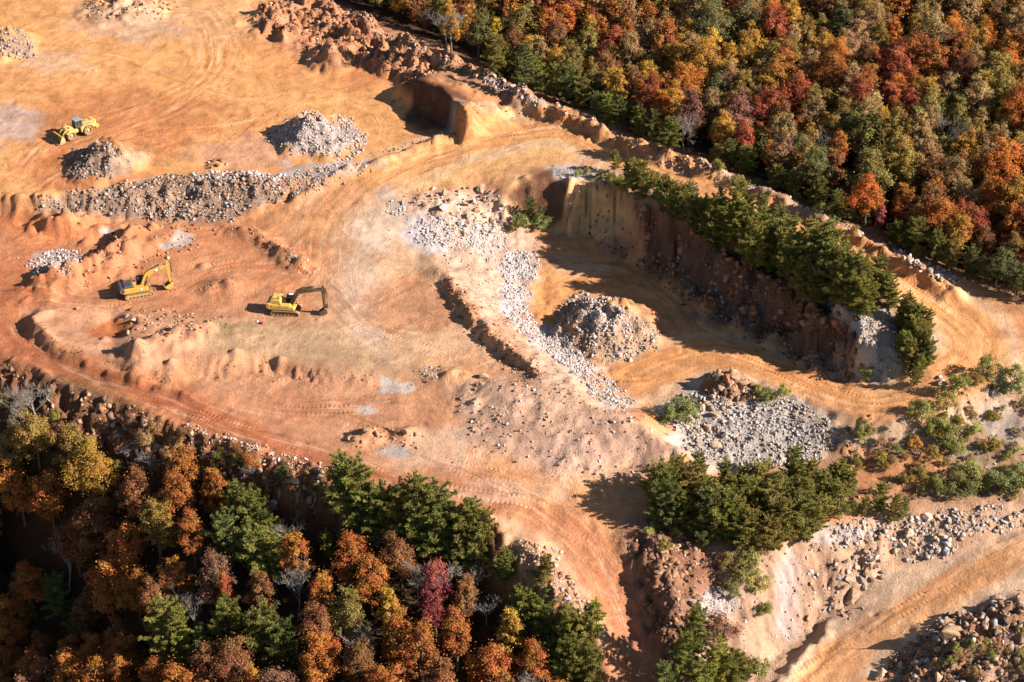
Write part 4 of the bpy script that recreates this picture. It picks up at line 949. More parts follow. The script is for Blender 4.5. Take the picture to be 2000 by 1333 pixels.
def broadleaf(seed, H, Rw, nclump, nleaf, lobes=1.0, base=.22):
    rg = np.random.default_rng(seed)
    cz = H*(base+(1-base)*.55); rz = H*(1-base)*.5
    C = []; tries = 0
    nclump = int(nclump*1.6); nleaf = int(nleaf*2.0)
    while len(C) < nclump and tries < 4000:
        tries += 1
        d = rg.normal(size=3); d /= np.linalg.norm(d)
        r = rg.uniform(.35, 1)**.5
        p = d*r
        if p[2] < -.55: continue
        w = 1.0-.42*max(0, p[2])   # a little narrower at the top
        q = np.array([p[0]*Rw*w, p[1]*Rw*w, cz+p[2]*rz])
        if all(np.linalg.norm((q-c)/(1, 1, 1.1)) > Rw*.22 for c in C): C.append(q)
    C = np.array(C); n = len(C)
    # uneven outline: the crown bulges and dents by direction
    A = np.arctan2(C[:, 1], C[:, 0]); E = (C[:, 2]-cz)/rz; ph = rg.uniform(0, 6.28, 4)
    bul = 1+.22*np.sin(2*A+ph[0])+.18*np.sin(3*A+ph[1]+2*E)+.15*np.sin(4*E+ph[2])
    C[:, 0] *= bul; C[:, 1] *= bul; C[:, 0] += .22*Rw*np.sin(1.7*E+ph[3]); C[:, 2] += rz*rg.normal(0, .10, n)
    rc = Rw*rg.uniform(.15, .36, n)*lobes
    ctint = rg.uniform(.25, .75, n); chue = rg.uniform(.2, .8, n)
    k = rg.integers(0, n, nleaf)
    d = rg.normal(size=(nleaf, 3)); d /= np.linalg.norm(d, axis=1)[:, None]
    d[:, 2] = np.where(d[:, 2] < -.3, -d[:, 2], d[:, 2])
    rr = rg.uniform(.25, 1.0, nleaf)**.6*(1+.35*(rg.uniform(0, 1, nleaf)**6))
    P = C[k]+d*(rc[k]*rr)[:, None]*np.array([1, 1, .85])
    lo = rg.uniform(0, 1, nleaf) < .22; P[lo] += rg.normal(0, .16, (int(lo.sum()), 3))*Rw
    out = P-np.array([0, 0, cz]); out /= np.linalg.norm(out, axis=1)[:, None]+1e-9
    N = d*.55+out*.35+rg.normal(size=(nleaf, 3))*.42+np.array([0, 0, .25]); N /= np.linalg.norm(N, axis=1)[:, None]
    sz = rg.uniform(.08, .175, nleaf)*(H/12)**.4
    V, F = leaf_quads(P, N, sz, rg, .8)
    crown = mesh_np('crown', V, F, False, None, M_LEAF)
    fattr(crown, 'tint', np.repeat(np.clip(ctint[k]+rg.normal(0, .18, nleaf), 0, 1), 4))
    fattr(crown, 'hue', np.repeat(np.clip(chue[k]+rg.normal(0, .22, nleaf), 0, 1), 4))
    paths = [[(0, 0, -.6, .026*H), (rg.normal()*.1, rg.normal()*.1, H*.22, .019*H), (rg.normal()*.3, rg.normal()*.3, H*.5, .013*H), (rg.normal()*.3, rg.normal()*.3, H*.85, .003*H)]]
    for i in rg.permutation(n)[:min(n, 14)]:
        z0 = min(H*rg.uniform(.18, .5), C[i][2]*.8); c = C[i]
        paths.append([(0, 0, z0, .010*H), (c[0]*.5, c[1]*.5, z0+(c[2]-z0)*.6, .006*H), (c[0], c[1], c[2], .002*H)])
    V, F = tube_np(paths, 5)
    return mesh_np('trunk', V, F, True, None, M_BARK), crown

def pine(seed, H, Rw, dens=1.0, open_=0.0):
    rg = np.random.default_rng(seed); paths = [[(0, 0, -.5, .018*H), (rg.normal()*.08, rg.normal()*.08, H*.5, .011*H), (rg.normal()*.08, rg.normal()*.08, H*.97, .003*H)]]
    P, N, S, T = [], [], [], []
    z = H*(.10+.15*open_); a = rg.uniform(0, 6)
    while z < H*.97:
        f = z/H; L = Rw*((1-f)**.6)*(.40+.60*min(1, f*2.6))+.14*Rw
        nb = 4 if rg.uniform() < .6 else 5
        for b in range(nb):
            a += 6.283/nb+rg.normal(0, .25)
            if rg.uniform() < open_*.35: continue
            Lb = L*rg.uniform(.45, 1.2); up = .10+.55*f+rg.normal(0, .08)
            dirn = np.array([math.cos(a), math.sin(a), up])
            m = max(3, int(Lb/.26*dens))
            tt = np.linspace(.22, 1, m)
            pts = np.array([0, 0, z])+dirn[None]*(tt*Lb)[:, None]; pts[:, 2] += .10*Lb*tt**2
            paths.append([(0, 0, z, .0045*H), tuple(pts[m//2])+(.003*H,), tuple(pts[-1])+(.001*H,)])
            bt = rg.uniform(.25, .75)
            for j, q in enumerate(pts):
                side = np.array([-dirn[1], dirn[0], 0]); wid = Lb*.32*(1-tt[j]*.75)
                for s in range(4):
                    c = q+side*rg.uniform(-1, 1)*wid+np.array([0, 0, rg.normal()*.06])
                    nn = 9
                    d = rg.normal(size=(nn, 3))*.75+dirn*.55+np.array([0, 0, .75]); d /= np.linalg.norm(d, axis=1)[:, None]
                    P.append(c[None]+d*.16); N.append(d); S.append(rg.uniform(.16, .34, nn)); T.append(np.full(nn, bt)+rg.normal(0, .16, nn))
        z += H*rg.uniform(.045, .085)
    P = np.concatenate(P); D = np.concatenate(N); S = np.concatenate(S)*(.75+.25*H/9); T = np.clip(np.concatenate(T), 0, 1)
    n = len(P); t = rg.normal(size=(n, 3)); t -= (t*D).sum(1)[:, None]*D; t /= np.linalg.norm(t, axis=1)[:, None]
    s = S[:, None]
    Q = np.stack([P-t*s*.24-D*s*.5, P+t*s*.24-D*s*.5, P+D*s+t*s*.06], 1).reshape(-1, 3)
    crown = mesh_np('crown', Q, np.arange(3*n).reshape(n, 3), False, None, M_NEEDLE)
    fattr(crown, 'tint', np.repeat(T, 3)); fattr(crown, 'hue', np.repeat(np.clip(.5+rg.normal(0, .25, n), 0, 1), 3))
    V, F = tube_np(paths, 4)
    return mesh_np('trunk', V, F, True, None, M_BARK), crown

def bare(seed, H, spread=.5, levels=4):
    rg = np.random.default_rng(seed); trunk = []; twigs = []
    def grow_(p, d, L, r, lev):
        n = 4; pts = [tuple(p)+(r,)]; q = np.array(p, float); dd = np.array(d, float)
        for i in range(n):
            dd = dd+rg.normal(0, .13, 3)+np.array([0, 0, .05]); dd /= np.linalg.norm(dd); q = q+dd*L/n
            pts.append(tuple(q)+(max(.012, r*(1-.55*(i+1)/n)),))
        (trunk if lev == 0 else twigs).append(pts)
        if lev >= levels: return
        k = 6 if lev == 0 else (5 if lev < 3 else 4)
        for j in range(k):
            f = rg.uniform(.35 if lev == 0 else .25, 1); i = min(n, max(1, int(f*n+.5))); o = np.array(pts[i][:3])
            s = rg.normal(size=3); s -= s.dot(dd)*dd; s /= np.linalg.norm(s)
            nd = dd*.75+s*spread*1.25+np.array([0, 0, .15]); nd /= np.linalg.norm(nd)
            grow_(o, nd, L*rg.uniform(.42, .65), max(.014, r*.48), lev+1)
    grow_((0, 0, -.4), (rg.normal()*.08, rg.normal()*.08, 1), H*.62, .017*H, 0)
    V, F = tube_np(trunk, 5); a = mesh_np('trunk', V, F, True, None, M_GREYBARK)
    V, F = tube_np(twigs, 3); b = mesh_np('branches', V, F, True, None, M_GREYBARK)
    return a, b

BL = [broadleaf(400, 12, 2.9, 44, 6400, 1, .14), broadleaf(401, 13, 2.6, 42, 6000, 1, .16), broadleaf(402, 11, 3.4, 48, 6800, .95, .14), broadleaf(403, 12, 2.5, 34, 5200, 1.1, .12),
      broadleaf(404, 13, 3.1, 46, 6600, .9, .15), broadleaf(405, 10, 2.7, 38, 5400, 1, .12), broadleaf(406, 12, 2.1, 32, 4600, 1.1, .1), broadleaf(407, 12, 3.0, 44, 3600, .85, .15)]
BLH = [12, 13, 11, 12, 13, 10, 12, 12]
PN = [pine(500, 10, 3.3), pine(501, 9, 3.5), pine(502, 10, 2.9), pine(503, 9, 3.0, .9, .45), pine(504, 7, 3.0), pine(505, 10, 3.0, .85, .6), pine(506, 9, 2.6, .95, .2), pine(507, 8, 3.4, .9, .3)]
PNH = [10, 9, 10, 9, 7, 10, 9, 8]
BT = [bare(600, 10), bare(601, 9, .6), bare(602, 11, .45)]
BTH = [10, 9, 11]
SH = [broadleaf(700+i, 2.4, 1.35, 16, 1300, 1.1, .02) for i in range(4)]
for a, b in SH:
    pass
TC = {'rust brown': (0.215,0.090,0.032), 'rusty orange': (0.330,0.114,0.024), 'bright orange': (0.435,0.135,0.023), 'golden': (0.340,0.172,0.028), 'olive': (0.206,0.151,0.037), 'green': (.135,.118,.036),
      'scarlet': (0.320,0.080,0.032), 'maroon': (0.206,0.092,0.053), 'tan': (0.286,0.166,0.066), 'yellow': (0.480,0.309,0.029), 'olive gold': (.240,.148,.032), 'crimson': (0.286,0.057,0.048)}
PC = {'olive green': (.215,.200,.046), 'dark green': (.155,.160,.046), 'yellow green': (.275,.240,.050), 'bronze green': (.260,.195,.050)}
TREES = []
tr = random.Random(11)
def plant(kind, protos, heights, x, y, H, colname, col, zone, k=None, squash=1.0):
    k = tr.randrange(len(protos)) if k is None else k
    if kind == 'pine_tree' and tr.random() < .55: k = tr.randrange(len(protos))
    s = H/heights[k]; z = float(zat(x, y))
    o = bpy.data.objects.new(kind, None); o.empty_display_size = .3; COL.objects.link(o)
    o.location = (x, y, z-.05); ln = .10 if kind == 'pine_tree' else .05; o.rotation_euler = (tr.uniform(-ln, ln), tr.uniform(-ln, ln), tr.uniform(0, 6.28)); wv_ = tr.uniform(.78, 1.22) if kind == 'pine_tree' else 1.0; o.scale = (s*squash*wv_*tr.uniform(.9, 1.12), s*squash*wv_*tr.uniform(.9, 1.12), s)
    nm = ('trunk', 'branches') if kind == 'bare_tree' else (('stems', 'foliage') if kind == 'shrub' else ('trunk', 'crown'))
    for n_, me in zip(nm, protos[k]):
        c = bpy.data.objects.new(n_, me); COL.objects.link(c); c.parent = o
        v = tr.uniform(.82, 1.18); c.color = (col[0]*v, col[1]*v*tr.uniform(.93, 1.07), col[2]*v, 1)
    u, v = proj(x, y, z+H*.6)
    TREES.append((o, kind, colname, zone, float(u), float(v), x, y, H)); return o
BERM_U = [640,720,800,870,960,1040,1120,1200,1290,1370,1440,1560,1660,1740,1830,1885,2000,2100]; BERM_V = [15,45,85,115,155,195,225,265,300,325,350,402,445,488,528,552,600,640]
def top(u, v, H, behind=False):
    """where a tree of height H stands whose tip is seen at (u,v); trees of the far wood keep behind the berm"""
    for k in range(12):
        x, y, z = hit(u, v, H); uu, vv = proj(x, y, z)
        d = float(vv)-(np.interp(float(uu), BERM_U, BERM_V)-13)
        if not behind or d <= 0: break
        v -= d+1
    return x, y
occupied = []
def free(x, y, r):
    return all((x-a)**2+(y-b)**2 > (r+c)**2*.55 for a, b, c in occupied)
def dec(u, v, H, col, zone, k=None, sq=1.0):
    x, y = top(u, v, H, zone == 'behind the far berm'); occupied.append((x, y, H*.3)); return plant('autumn_tree', BL, BLH, x, y, H, col, TC[col], zone, k, sq)
def pin(u, v, H, col, zone, k=None, sq=1.0):
    H *= tr.uniform(.72, .95) if zone == 'behind the far berm' else tr.uniform(.78, 1.12)
    x, y = top(u, v, H, zone == 'behind the far berm'); occupied.append((x, y, H*.24)); return plant('pine_tree', PN, PNH, x, y, H, col, PC[col], zone, k, sq)
def bar(u, v, H, zone, k=None):
    x, y = top(u, v, H, zone == 'behind the far berm'); occupied.append((x, y, 1.0)); return plant('bare_tree', BT, BTH, x, y, H, 'grey', (.3,.27,.24), zone, k)
def shr(u, v, H, col, zone, sq=1.0):
    x, y, z = hit(u, v); return plant('shrub', SH, [2.4]*4, x, y, H, col, (TC.get(col) or PC.get(col)), zone, None, sq)

# pines along the top of the cliff
zc = 'above the shaded cliff'
for u, v, H, c, k in [(1202,296,5,'yellow green',3),(1240,308,6,'yellow green',0),(1272,332,5,'bronze green',4),(1298,346,5,'bronze green',4),(1345,356,8,'dark green',0),(1380,378,7,'olive green',1),(1418,366,9,'olive green',0),(1450,358,10,'yellow green',1),
     (1440,402,9,'yellow green',1),(1490,386,10,'olive green',0),(1522,404,10,'olive green',2),(1480,432,9,'yellow green',4),(1545,424,10,'olive green',1),(1580,432,10,'bronze green',0),(1560,462,9,'olive green',1),(1600,452,10,'olive green',0),
     (1632,438,11,'olive green',2),(1642,482,10,'olive green',1),(1668,494,9,'olive green',0),(1690,506,9,'yellow green',2),(1716,500,8,'olive green',3),(1690,548,7,'yellow green',4),(1772,572,6.5,'bronze green',1),(1728,528,6.5,'olive green',1),(1748,552,6,'yellow green',1),(1768,585,5.5,'olive green',0),(1782,600,5.5,'bronze green',1),
     (1792,598,6,'olive green',0),(1786,622,5.5,'olive green',1),(1814,606,6.5,'bronze green',2),(1808,646,6,'olive green',1),(1784,664,5,'bronze green',0),(1796,692,5,'olive green',4),(1372,402,8,'dark green',1),(1402,420,8,'olive green',2),
     (1512,456,8,'olive green',1),(1612,512,8,'olive green',0),(1580,506,7,'yellow green',4),(1652,532,7,'bronze green',4),(1532,484,7,'bronze green',4),(1460,400,8,'olive green',1),(1225,312,4,'bronze green',1),(1255,318,5,'yellow green',1),(1262,336,5,'olive green',1),(1285,334,5,'yellow green',1),(1290,352,5,'olive green',1),(1310,352,6,'olive green',0),(1315,368,6,'bronze green',1),(1330,362,6,'yellow green',1),(1335,384,6,'olive green',1),(1352,376,7,'yellow green',0),(1362,392,7,'olive green',1),(1380,392,8,'olive green',1),(1405,392,8,'yellow green',1),(1240,330,4,'olive green',1),(1535,440,9,'yellow green',0),(1565,480,9,'olive green',2),(1600,480,9,'bronze green',1),(1625,470,9,'olive green',0),(1500,420,9,'olive green',1),(1430,410,8,'yellow green',1),(1395,395,8,'olive green',0),(1660,515,9,'olive green',1),(1595,530,7,'olive green',1),(1635,530,8,'bronze green',0),(1675,540,7,'olive green',1),(1800,625,6,'bronze green',1),(1770,640,6,'olive green',0),(1815,665,5,'olive green',1),(1790,715,4,'bronze green',4),(1775,704,3.5,'olive green',4),(1322,374,6,'dark green',4)]:
    pin(u, v, H, c, zc, k)
for u, v, H, k in [(1038,380,6,0),(1058,398,5,4)]: pin(u, v, H, 'dark green', 'in the shadowed alcove of the cliff', k)
zk = 'on the knoll above the quarry wall'
for u, v, H, c, k in [(1288,908,8,'yellow green',1),(1332,892,9,'olive green',0),(1372,886,8,'olive green',1),(1412,896,9,'olive green',2),(1455,902,9,'olive green',1),(1492,908,8,'bronze green',0),(1522,932,8,'olive green',1),(1350,932,8,'dark green',0),
     (1402,952,9,'olive green',1),(1450,962,9,'yellow green',0),(1492,972,8,'olive green',1),(1532,972,8,'bronze green',2),(1572,942,8,'olive green',1),(1604,962,7,'bronze green',0),(1550,872,8,'olive green',0),(1588,892,6,'bronze green',4),(1642,902,6,'yellow green',4),
     (1642,948,6,'olive green',1),(1442,1002,7,'olive green',4),(1502,1006,7,'bronze green',4),(1312,948,8,'dark green',1),(1722,942,6,'olive green',4),(1748,966,5,'bronze green',4),(1770,976,5,'olive green',1),(1552,1000,6,'bronze green',4),(1690,964,5,'bronze green',4),(1310,920,9,'olive green',1),(1350,905,9,'bronze green',0),(1390,920,9,'yellow green',1),(1430,925,9,'olive green',0),(1470,935,9,'olive green',1),(1510,945,9,'bronze green',1),(1545,935,9,'olive green',0),(1580,970,8,'olive green',1),(1420,980,9,'olive green',1),(1470,1000,8,'bronze green',0),(1380,970,9,'dark green',1),(1330,965,8,'olive green',0),(1520,1000,7,'olive green',1),(1610,930,7,'olive green',0),(1570,905,7,'yellow green',1),(1665,925,5,'olive green',1),(1295,940,8,'dark green',0)]:
    pin(u, v, H, c, zk, k)
zl = 'at the foot of the gully wall'
for u, v, H, c, k in [(1352,1182,11,'olive green',2),(1330,1236,9,'olive green',0),(1402,1246,9,'yellow green',1),(1432,1272,7,'olive green',4),(1372,1290,9,'olive green',0),(1300,1290,8,'dark green',1)]: pin(u, v, H, c, zl, k)
zp = 'below the lower track rim'
for u, v, H, c, k in [(462,935,11,'olive green',0),(500,985,11,'olive green',1),(535,1020,8,'yellow green',1),(440,1010,10,'dark green',0),(672,890,10,'olive green',3),(700,925,11,'olive green',1),(738,945,10,'olive green',0),(762,960,10,'yellow green',1),(808,925,11,'olive green',0),
     (842,955,11,'olive green',1),(870,985,11,'dark green',0),(908,975,11,'olive green',3),(900,1020,10,'olive green',1),(938,1000,9,'bronze green',3),(690,990,10,'dark green',2),(790,1010,10,'dark green',1),(640,1035,6,'yellow green',4),(690,905,11,'olive green',1),(720,955,11,'olive green',0),(785,950,11,'bronze green',1),(825,975,11,'olive green',1),(860,1010,10,'olive green',0),(890,1000,11,'olive green',1),(925,1020,10,'olive green',1),(750,1000,10,'dark green',1),(480,960,11,'olive green',1),(450,985,11,'bronze green',0),(515,1040,9,'olive green',1),(985,1080,6,'olive green',4),(1065,1085,5,'bronze green',4)]: pin(u, v, H, c, zp, k)
zb = 'in the bottom near wood'
for u, v, H, c, k in [(312,1172,11,'olive green',0),(345,1190,11,'yellow green',1),(430,1172,11,'olive green',2),(478,1190,10,'olive green',0),(528,1195,12,'olive green',1),(560,1215,9,'dark green',0),(395,1230,10,'dark green',1),(1030,1160,8,'olive green',0),(1062,1185,8,'olive green',1),
     (1105,1190,9,'yellow green',2),(1140,1200,9,'bronze green',0),(1160,1172,7,'yellow green',1),(1110,1250,9,'olive green',1),(1070,1250,8,'dark green',0),(1150,1270,8,'olive green',1),(150,1190,10,'dark green',0),(110,1130,10,'dark green',1)]: pin(u, v, H, c, zb, k)
ze = 'behind the far berm'
for u, v, H, c, k in [(962,92,10,'bronze green',0),(990,112,9,'olive green',1),(1018,92,11,'dark green',2),(1045,125,10,'olive green',0),(1082,140,9,'olive green',1),(1108,128,10,'dark green',0),(1135,150,9,'olive green',1),(1190,205,9,'olive green',0),(1215,225,9,'dark green',1),(1250,210,8,'olive green',4),
     (1275,240,9,'dark green',0),(1310,262,8,'olive green',1),(1170,178,9,'dark green',2),(1430,292,8,'dark green',0),(1455,318,7,'olive green',1),(1400,310,5,'bronze green',4),(1520,345,6,'bronze green',4),(1550,365,6,'olive green',1),(1600,400,6,'olive green',4),(1640,402,7,'olive green',0),(1790,468,7,'olive green',1),(1750,440,6,'olive green',0),(1840,480,7,'olive green',4),(1860,510,6,'bronze green',1),(1300,140,8,'olive green',0),(1360,190,8,'dark green',1),(1900,490,8,'dark green',0),(1290,60,9,'dark green',1),(1960,235,9,'dark green',0)]: pin(u, v, H, c, ze, k)
# broadleaf trees that stand out
zf = 'behind the far berm'
for u, v, H, c, k, sq in [(966,40,9,'yellow',6,.9),(910,-14,12,'scarlet',3,.8),(932,18,12,'green',1,1),(880,20,12,'golden',6,.9),(1206,140,10,'golden',6,1.1),(1455,240,9,'scarlet',3,.9),(1722,412,6,'crimson',6,.9),(1640,85,10,'bright orange',2,1),(1960,285,11,'bright orange',2,1.1),(1975,95,11,'bright orange',0,1),(1700,350,10,'bright orange',5,1),(1150,60,11,'olive',1,1.1),(1090,40,11,'rust brown',0,1),
      (1405,150,9,'green',5,1),(1390,15,12,'green',2,1.2),(1450,5,12,'green',0,1.1),(1440,185,12,'maroon',0,1.1),(1350,185,11,'maroon',4,1),(1555,150,10,'scarlet',2,1.1),(1680,155,11,'scarlet',4,.9),(1600,290,11,'green',1,1.1),(1700,300,12,'olive',4,1.1),(1955,520,7,'green',2,1.2),(1925,535,5,'green',5,1.1),(1995,540,6,'green',5,1.2),(1985,460,8,'olive gold',3,1)]:
    dec(u, v, H, c, zf, k, sq)
zn = 'in the near left wood'
for u, v, H, c, k, sq in [(840,1100,11,'crimson',7,1.0),(582,1045,11,'rusty orange',6,1.1),(680,1048,11,'rusty orange',3,1),(720,1090,11,'rusty orange',0,1),(510,1120,10,'rust brown',6,1),(412,1088,11,'maroon',3,1),(440,1120,10,'scarlet',6,.8),(210,1110,12,'rusty orange',2,1.1),(170,1150,11,'rust brown',0,1),(765,1150,10,'golden',6,1),(775,1215,12,'rusty orange',0,1),(820,1230,12,'rusty orange',4,1),(890,1200,11,'rusty orange',3,1),(990,1195,11,'golden',6,1),(1040,1260,10,'rusty orange',3,1),(620,1255,10,'rusty orange',2,1),(700,1265,11,'rust brown',4,1),(950,1260,11,'rusty orange',0,1),
      (550,905,4.5,'green',5,1.1),(850,1160,8,'crimson',7,.9),(60,805,11,'olive gold',0,1),(130,840,11,'olive gold',4,1.1),(20,840,11,'olive',3,1),(170,880,11,'golden',2,1),(30,910,12,'rusty orange',0,1),(90,930,12,'rusty orange',3,1),(350,880,10,'rusty orange',1,1.1),(340,930,11,'rusty orange',0,1),(270,930,11,'rust brown',4,1.1),(300,985,12,'olive gold',1,1),(200,985,12,'rust brown',2,1),(240,1020,12,'rusty orange',0,1),(140,1010,12,'rust brown',0,1),(370,1000,11,'rusty orange',3,1)]:
    dec(u, v, H, c, zn, k, sq)
for u, v, H, k in [(872,-10,12,0),(1340,215,9,1),(1600,250,11,0),(1560,250,10,2),(1860,210,12,2),(1330,180,8,0)]: bar(u, v, H, 'in the far wood', k)
for u, v, H, k in [(60,720,11,0),(45,770,10,1),(575,1105,10,1),(728,1008,9,2),(368,1150,9,2),(120,1050,11,1),(860,1075,10,0),(830,1090,10,1),(915,1105,8,1),(560,1000,8,2),(310,1100,9,0),(950,1150,7,0),(490,900,5,1),(290,870,6,0),(720,1230,10,1),(1020,1290,9,1),(250,850,6,2)]: bar(u, v, H, 'in the near left wood', k)

# the rest of the woods, thinned so that crowns just touch
def fill_wood(region, gap, hrange, palette, zonef, seed, n=16000, warm=0.0):
    rr = random.Random(seed); P = [tuple(float(c) for c in unproj(u, v, z)) for u, v, z in region]; out = []
    x0 = min(p[0] for p in P); x1 = max(p[0] for p in P); y0 = min(p[1] for p in P); y1 = max(p[1] for p in P)
    XY = np.array([(rr.uniform(x0, x1), rr.uniform(y0, y1)) for i in range(n)]); ok = in_poly(XY[:, 0], XY[:, 1], P)
    for x, y in XY[ok]:
        H = rr.uniform(*hrange); r = gap*(.75+.5*rr.random())
        if not all((x-a)**2+(y-b)**2 > (r*.5+c)**2 for a, b, c in occupied): continue
        occupied.append((x, y, r*.5))
        f = float(fbm(np.array([x]), np.array([y]), 26, 3, 301)[0])*.9+rr.gauss(0, .24)+(warm*(x-20)/110 if warm else 0)
        c = palette[min(len(palette)-1, max(0, int((f+.75)/1.5*len(palette))))]
        z = float(zat(x, y)); u, v = proj(x, y, z+H*.6)
        out.append((x, y, H, c, zonef(u, v), float(u), float(v), rr.uniform(.9, 1.15)))
    return out
def near_zone(u, v):
    return 'filling the lower left wood' if u < 420 else 'along the bottom edge wood'
def far_zone(u, v):
    if v < 90: return 'near the top of the far wood' if u < 1500 else 'in the top right part of the far wood'
    if u > 1750: return 'at the right side of the far wood'
    if v > .47*(u-600)-30: return 'near the berm side of the far wood'
    return 'in the middle of the far wood'
W = fill_wood([(-70,810,-8),(0,835,-8.5),(150,905,-9.5),(330,965,-10.5),(480,1030,-11.5),(650,1090,-12.5),(850,1160,-13.5),(960,1220,-14.5),(1060,1300,-17),(1100,1440,-20),(500,1460,-25),(0,1460,-29),(-110,1450,-30)], 4.7, (8.5, 12),
   ['olive','rust brown','rusty orange','rust brown','rusty orange','rusty orange','rust brown','rusty orange','golden','rusty orange','maroon'], near_zone, 22)
W += fill_wood([(640,-70,6),(655,-8,5),(760,28,4.8),(900,88,5),(1010,140,5),(1110,185,5.4),(1260,252,5.8),(1410,302,6),(1560,368,6),(1700,430,5.6),(1850,502,5),(1930,545,4.6),(2080,600,4.4),(2110,300,9),(2140,-110,15),(1000,-110,9)], 3.8, (7, 12),
   ['green','olive','olive','olive gold','tan','olive','golden','rust brown','olive gold','golden','tan','rusty orange','golden','rusty orange','tan','bright orange','golden','rusty orange','rust brown','scarlet'], far_zone, 21, warm=.2)
TC.update({k_: tuple(min(.5, c_*1.12) for c_ in v_) for k_, v_ in TC.items() if k_ in ('olive', 'tan', 'golden', 'olive gold')})
seen = lambda t: -30 < t[5] < 2030 and -50 < t[6] < 1380
W.sort(key=lambda t: t[0]**2+t[1]**2)
room = 300-sum(1 for t in TREES if t[1] == 'autumn_tree'); REST = []
for x, y, H, c, zone, u, v, sq in W:
    if room > 0 and seen((0,0,0,0,0,u,v)): plant('autumn_tree', BL, BLH, x, y, H, c, TC[c], zone, None, sq); room -= 1
    else: REST.append((x, y, H, c, sq))
# the far part of the wood, beyond the trees that can be told apart: one mass
def crown_arrays(me):
    V = np.empty(len(me.vertices)*3, np.float32); me.vertices.foreach_get('co', V)
    T = np.empty(len(me.vertices), np.float32); me.attributes['tint'].data.foreach_get('value', T)
    Hh = np.empty(len(me.vertices), np.float32); me.attributes['hue'].data.foreach_get('value', Hh)
    return V.reshape(-1, 3), T, Hh
LEAVES = [crown_arrays(b) for a, b in BL]
def mass(name, label, items, mat, understory=False):
    Vs, Ts, Hs, Cs = [], [], [], []; rg = np.random.default_rng(len(items))
    for x, y, H, c, sq in items:
        k = int(rg.integers(0, len(LEAVES))); V, T, Hh = LEAVES[k]; s = H/BLH[k]; m = len(V)//4
        pick = rg.permutation(m)[:int(m*(.26 if not understory else .17))]; ii = (pick[:, None]*4+np.arange(4)).ravel()
        q = V[ii].reshape(-1, 4, 3); cen = q.mean(1, keepdims=True); q = (cen+(q-cen)*(1.5 if not understory else 1.8)).reshape(-1, 3)
        a = rg.uniform(0, 6.28); ca, sa = math.cos(a), math.sin(a); z = float(zat(x, y))
        Vs.append(np.stack([(q[:, 0]*ca-q[:, 1]*sa)*s*sq+x, (q[:, 0]*sa+q[:, 1]*ca)*s*sq+y, q[:, 2]*s+z], 1)); Ts.append(T[ii]); Hs.append(Hh[ii])
        Cs.append(np.tile(np.array(TC[c])*rg.uniform(.82, 1.18), (len(ii), 1)))
    V = np.concatenate(Vs); me = mesh_np(name, V, np.arange(len(V)).reshape(-1, 4), False, np.concatenate(Cs), mat)
    fattr(me, 'tint', np.concatenate(Ts)); fattr(me, 'hue', np.concatenate(Hs))
    return tag(link(name, me), label, name.replace('_', ' '), kind='stuff')
M_LEAFMASS = leaf_mat('autumn_leaves_mass', .028, True)
print('REST', len(REST))
if REST: mass('far_wood', 'autumn wood beyond the nearer trees, filling the top right of the view', REST, M_LEAFMASS)
rr_ = random.Random(77); U_ = []
P_ = [tuple(float(c) for c in unproj(u, v, z)) for u, v, z in [(640,-40,6),(760,30,4.8),(1010,142,5),(1260,254,5.8),(1560,370,6),(1850,506,5),(2080,604,4.4),(2130,200,10),(2140,-110,15),(1000,-100,9)]]
x0 = min(p[0] for p in P_); x1 = max(p[0] for p in P_); y0 = min(p[1] for p in P_); y1 = max(p[1] for p in P_)
for i in range(1300):
    x = rr_.uniform(x0, x1); y = rr_.uniform(y0, y1)
    if in_poly(np.array([x]), np.array([y]), P_)[0]: U_.append((x, y, rr_.uniform(3.5, 7), rr_.choice(['olive','rust brown','green','tan','rust brown','olive gold']), 1.3))
mass('undergrowth', 'leafy undergrowth between the trunks of the far wood', U_, M_LEAFMASS, True)
# shrubs on the scrub slope, ledges and banks
zs = 'in the scrub slope below the loop'
for u, v, H, c in [(1868,775,4,'olive green'),(1925,740,4,'olive green'),(1848,800,3,'bronze green'),(1975,765,4.5,'dark green'),(1800,825,3.5,'olive green'),(1850,870,3.5,'olive green'),(1830,850,3,'yellow green'),(1900,755,2.5,'olive gold'),(1690,850,2.5,'olive green'),(1870,890,3,'olive green'),(1940,880,2.5,'olive gold'),(1780,880,2.5,'golden'),(1820,900,2.5,'olive gold'),(1890,950,4,'olive green'),(1940,965,4,'dark green'),(1985,960,4.5,'dark green'),(1870,970,3.5,'green'),(1830,965,3,'olive green'),(1800,940,2,'olive gold'),(1720,900,2,'olive gold'),(1900,850,2.4,'yellow green')]:
    shr(u, v, H, c, zs)
rr_ = random.Random(33)
for u, v, w in bscatter([(1650,830),(1800,830),(1960,745),(2040,740),(2040,980),(1640,975)], 95, 9, 34, 34):
    shr(u, v, rr_.uniform(.6, 1.8), rr_.choice(['olive green','olive gold','bronze green','olive gold','tan','yellow green','tan','dark green']), zs)
shr(1312,830,4.6,'dark green','between pinkish ridge and grey talus',1.15); shr(1345,815,3.4,'dark green','between pinkish ridge and grey talus')
for u, v, H, c in [(1440,1140,3.6,'olive green'),(1470,1110,3.2,'olive green'),(1478,1155,3.4,'yellow green'),(1425,1165,2.6,'green'),(1478,1318,3.0,'olive green'),(1490,1205,2.4,'olive green'),(1415,1110,2.6,'bronze green'),(1300,1075,2,'olive'),(1320,1050,1.8,'yellow green'),(1265,1045,1.5,'yellow green')]: shr(u, v, H, c, 'between gully and quarry wall')
shr(1405,1250,4.2,'maroon','at the foot of the gully wall',1.1)
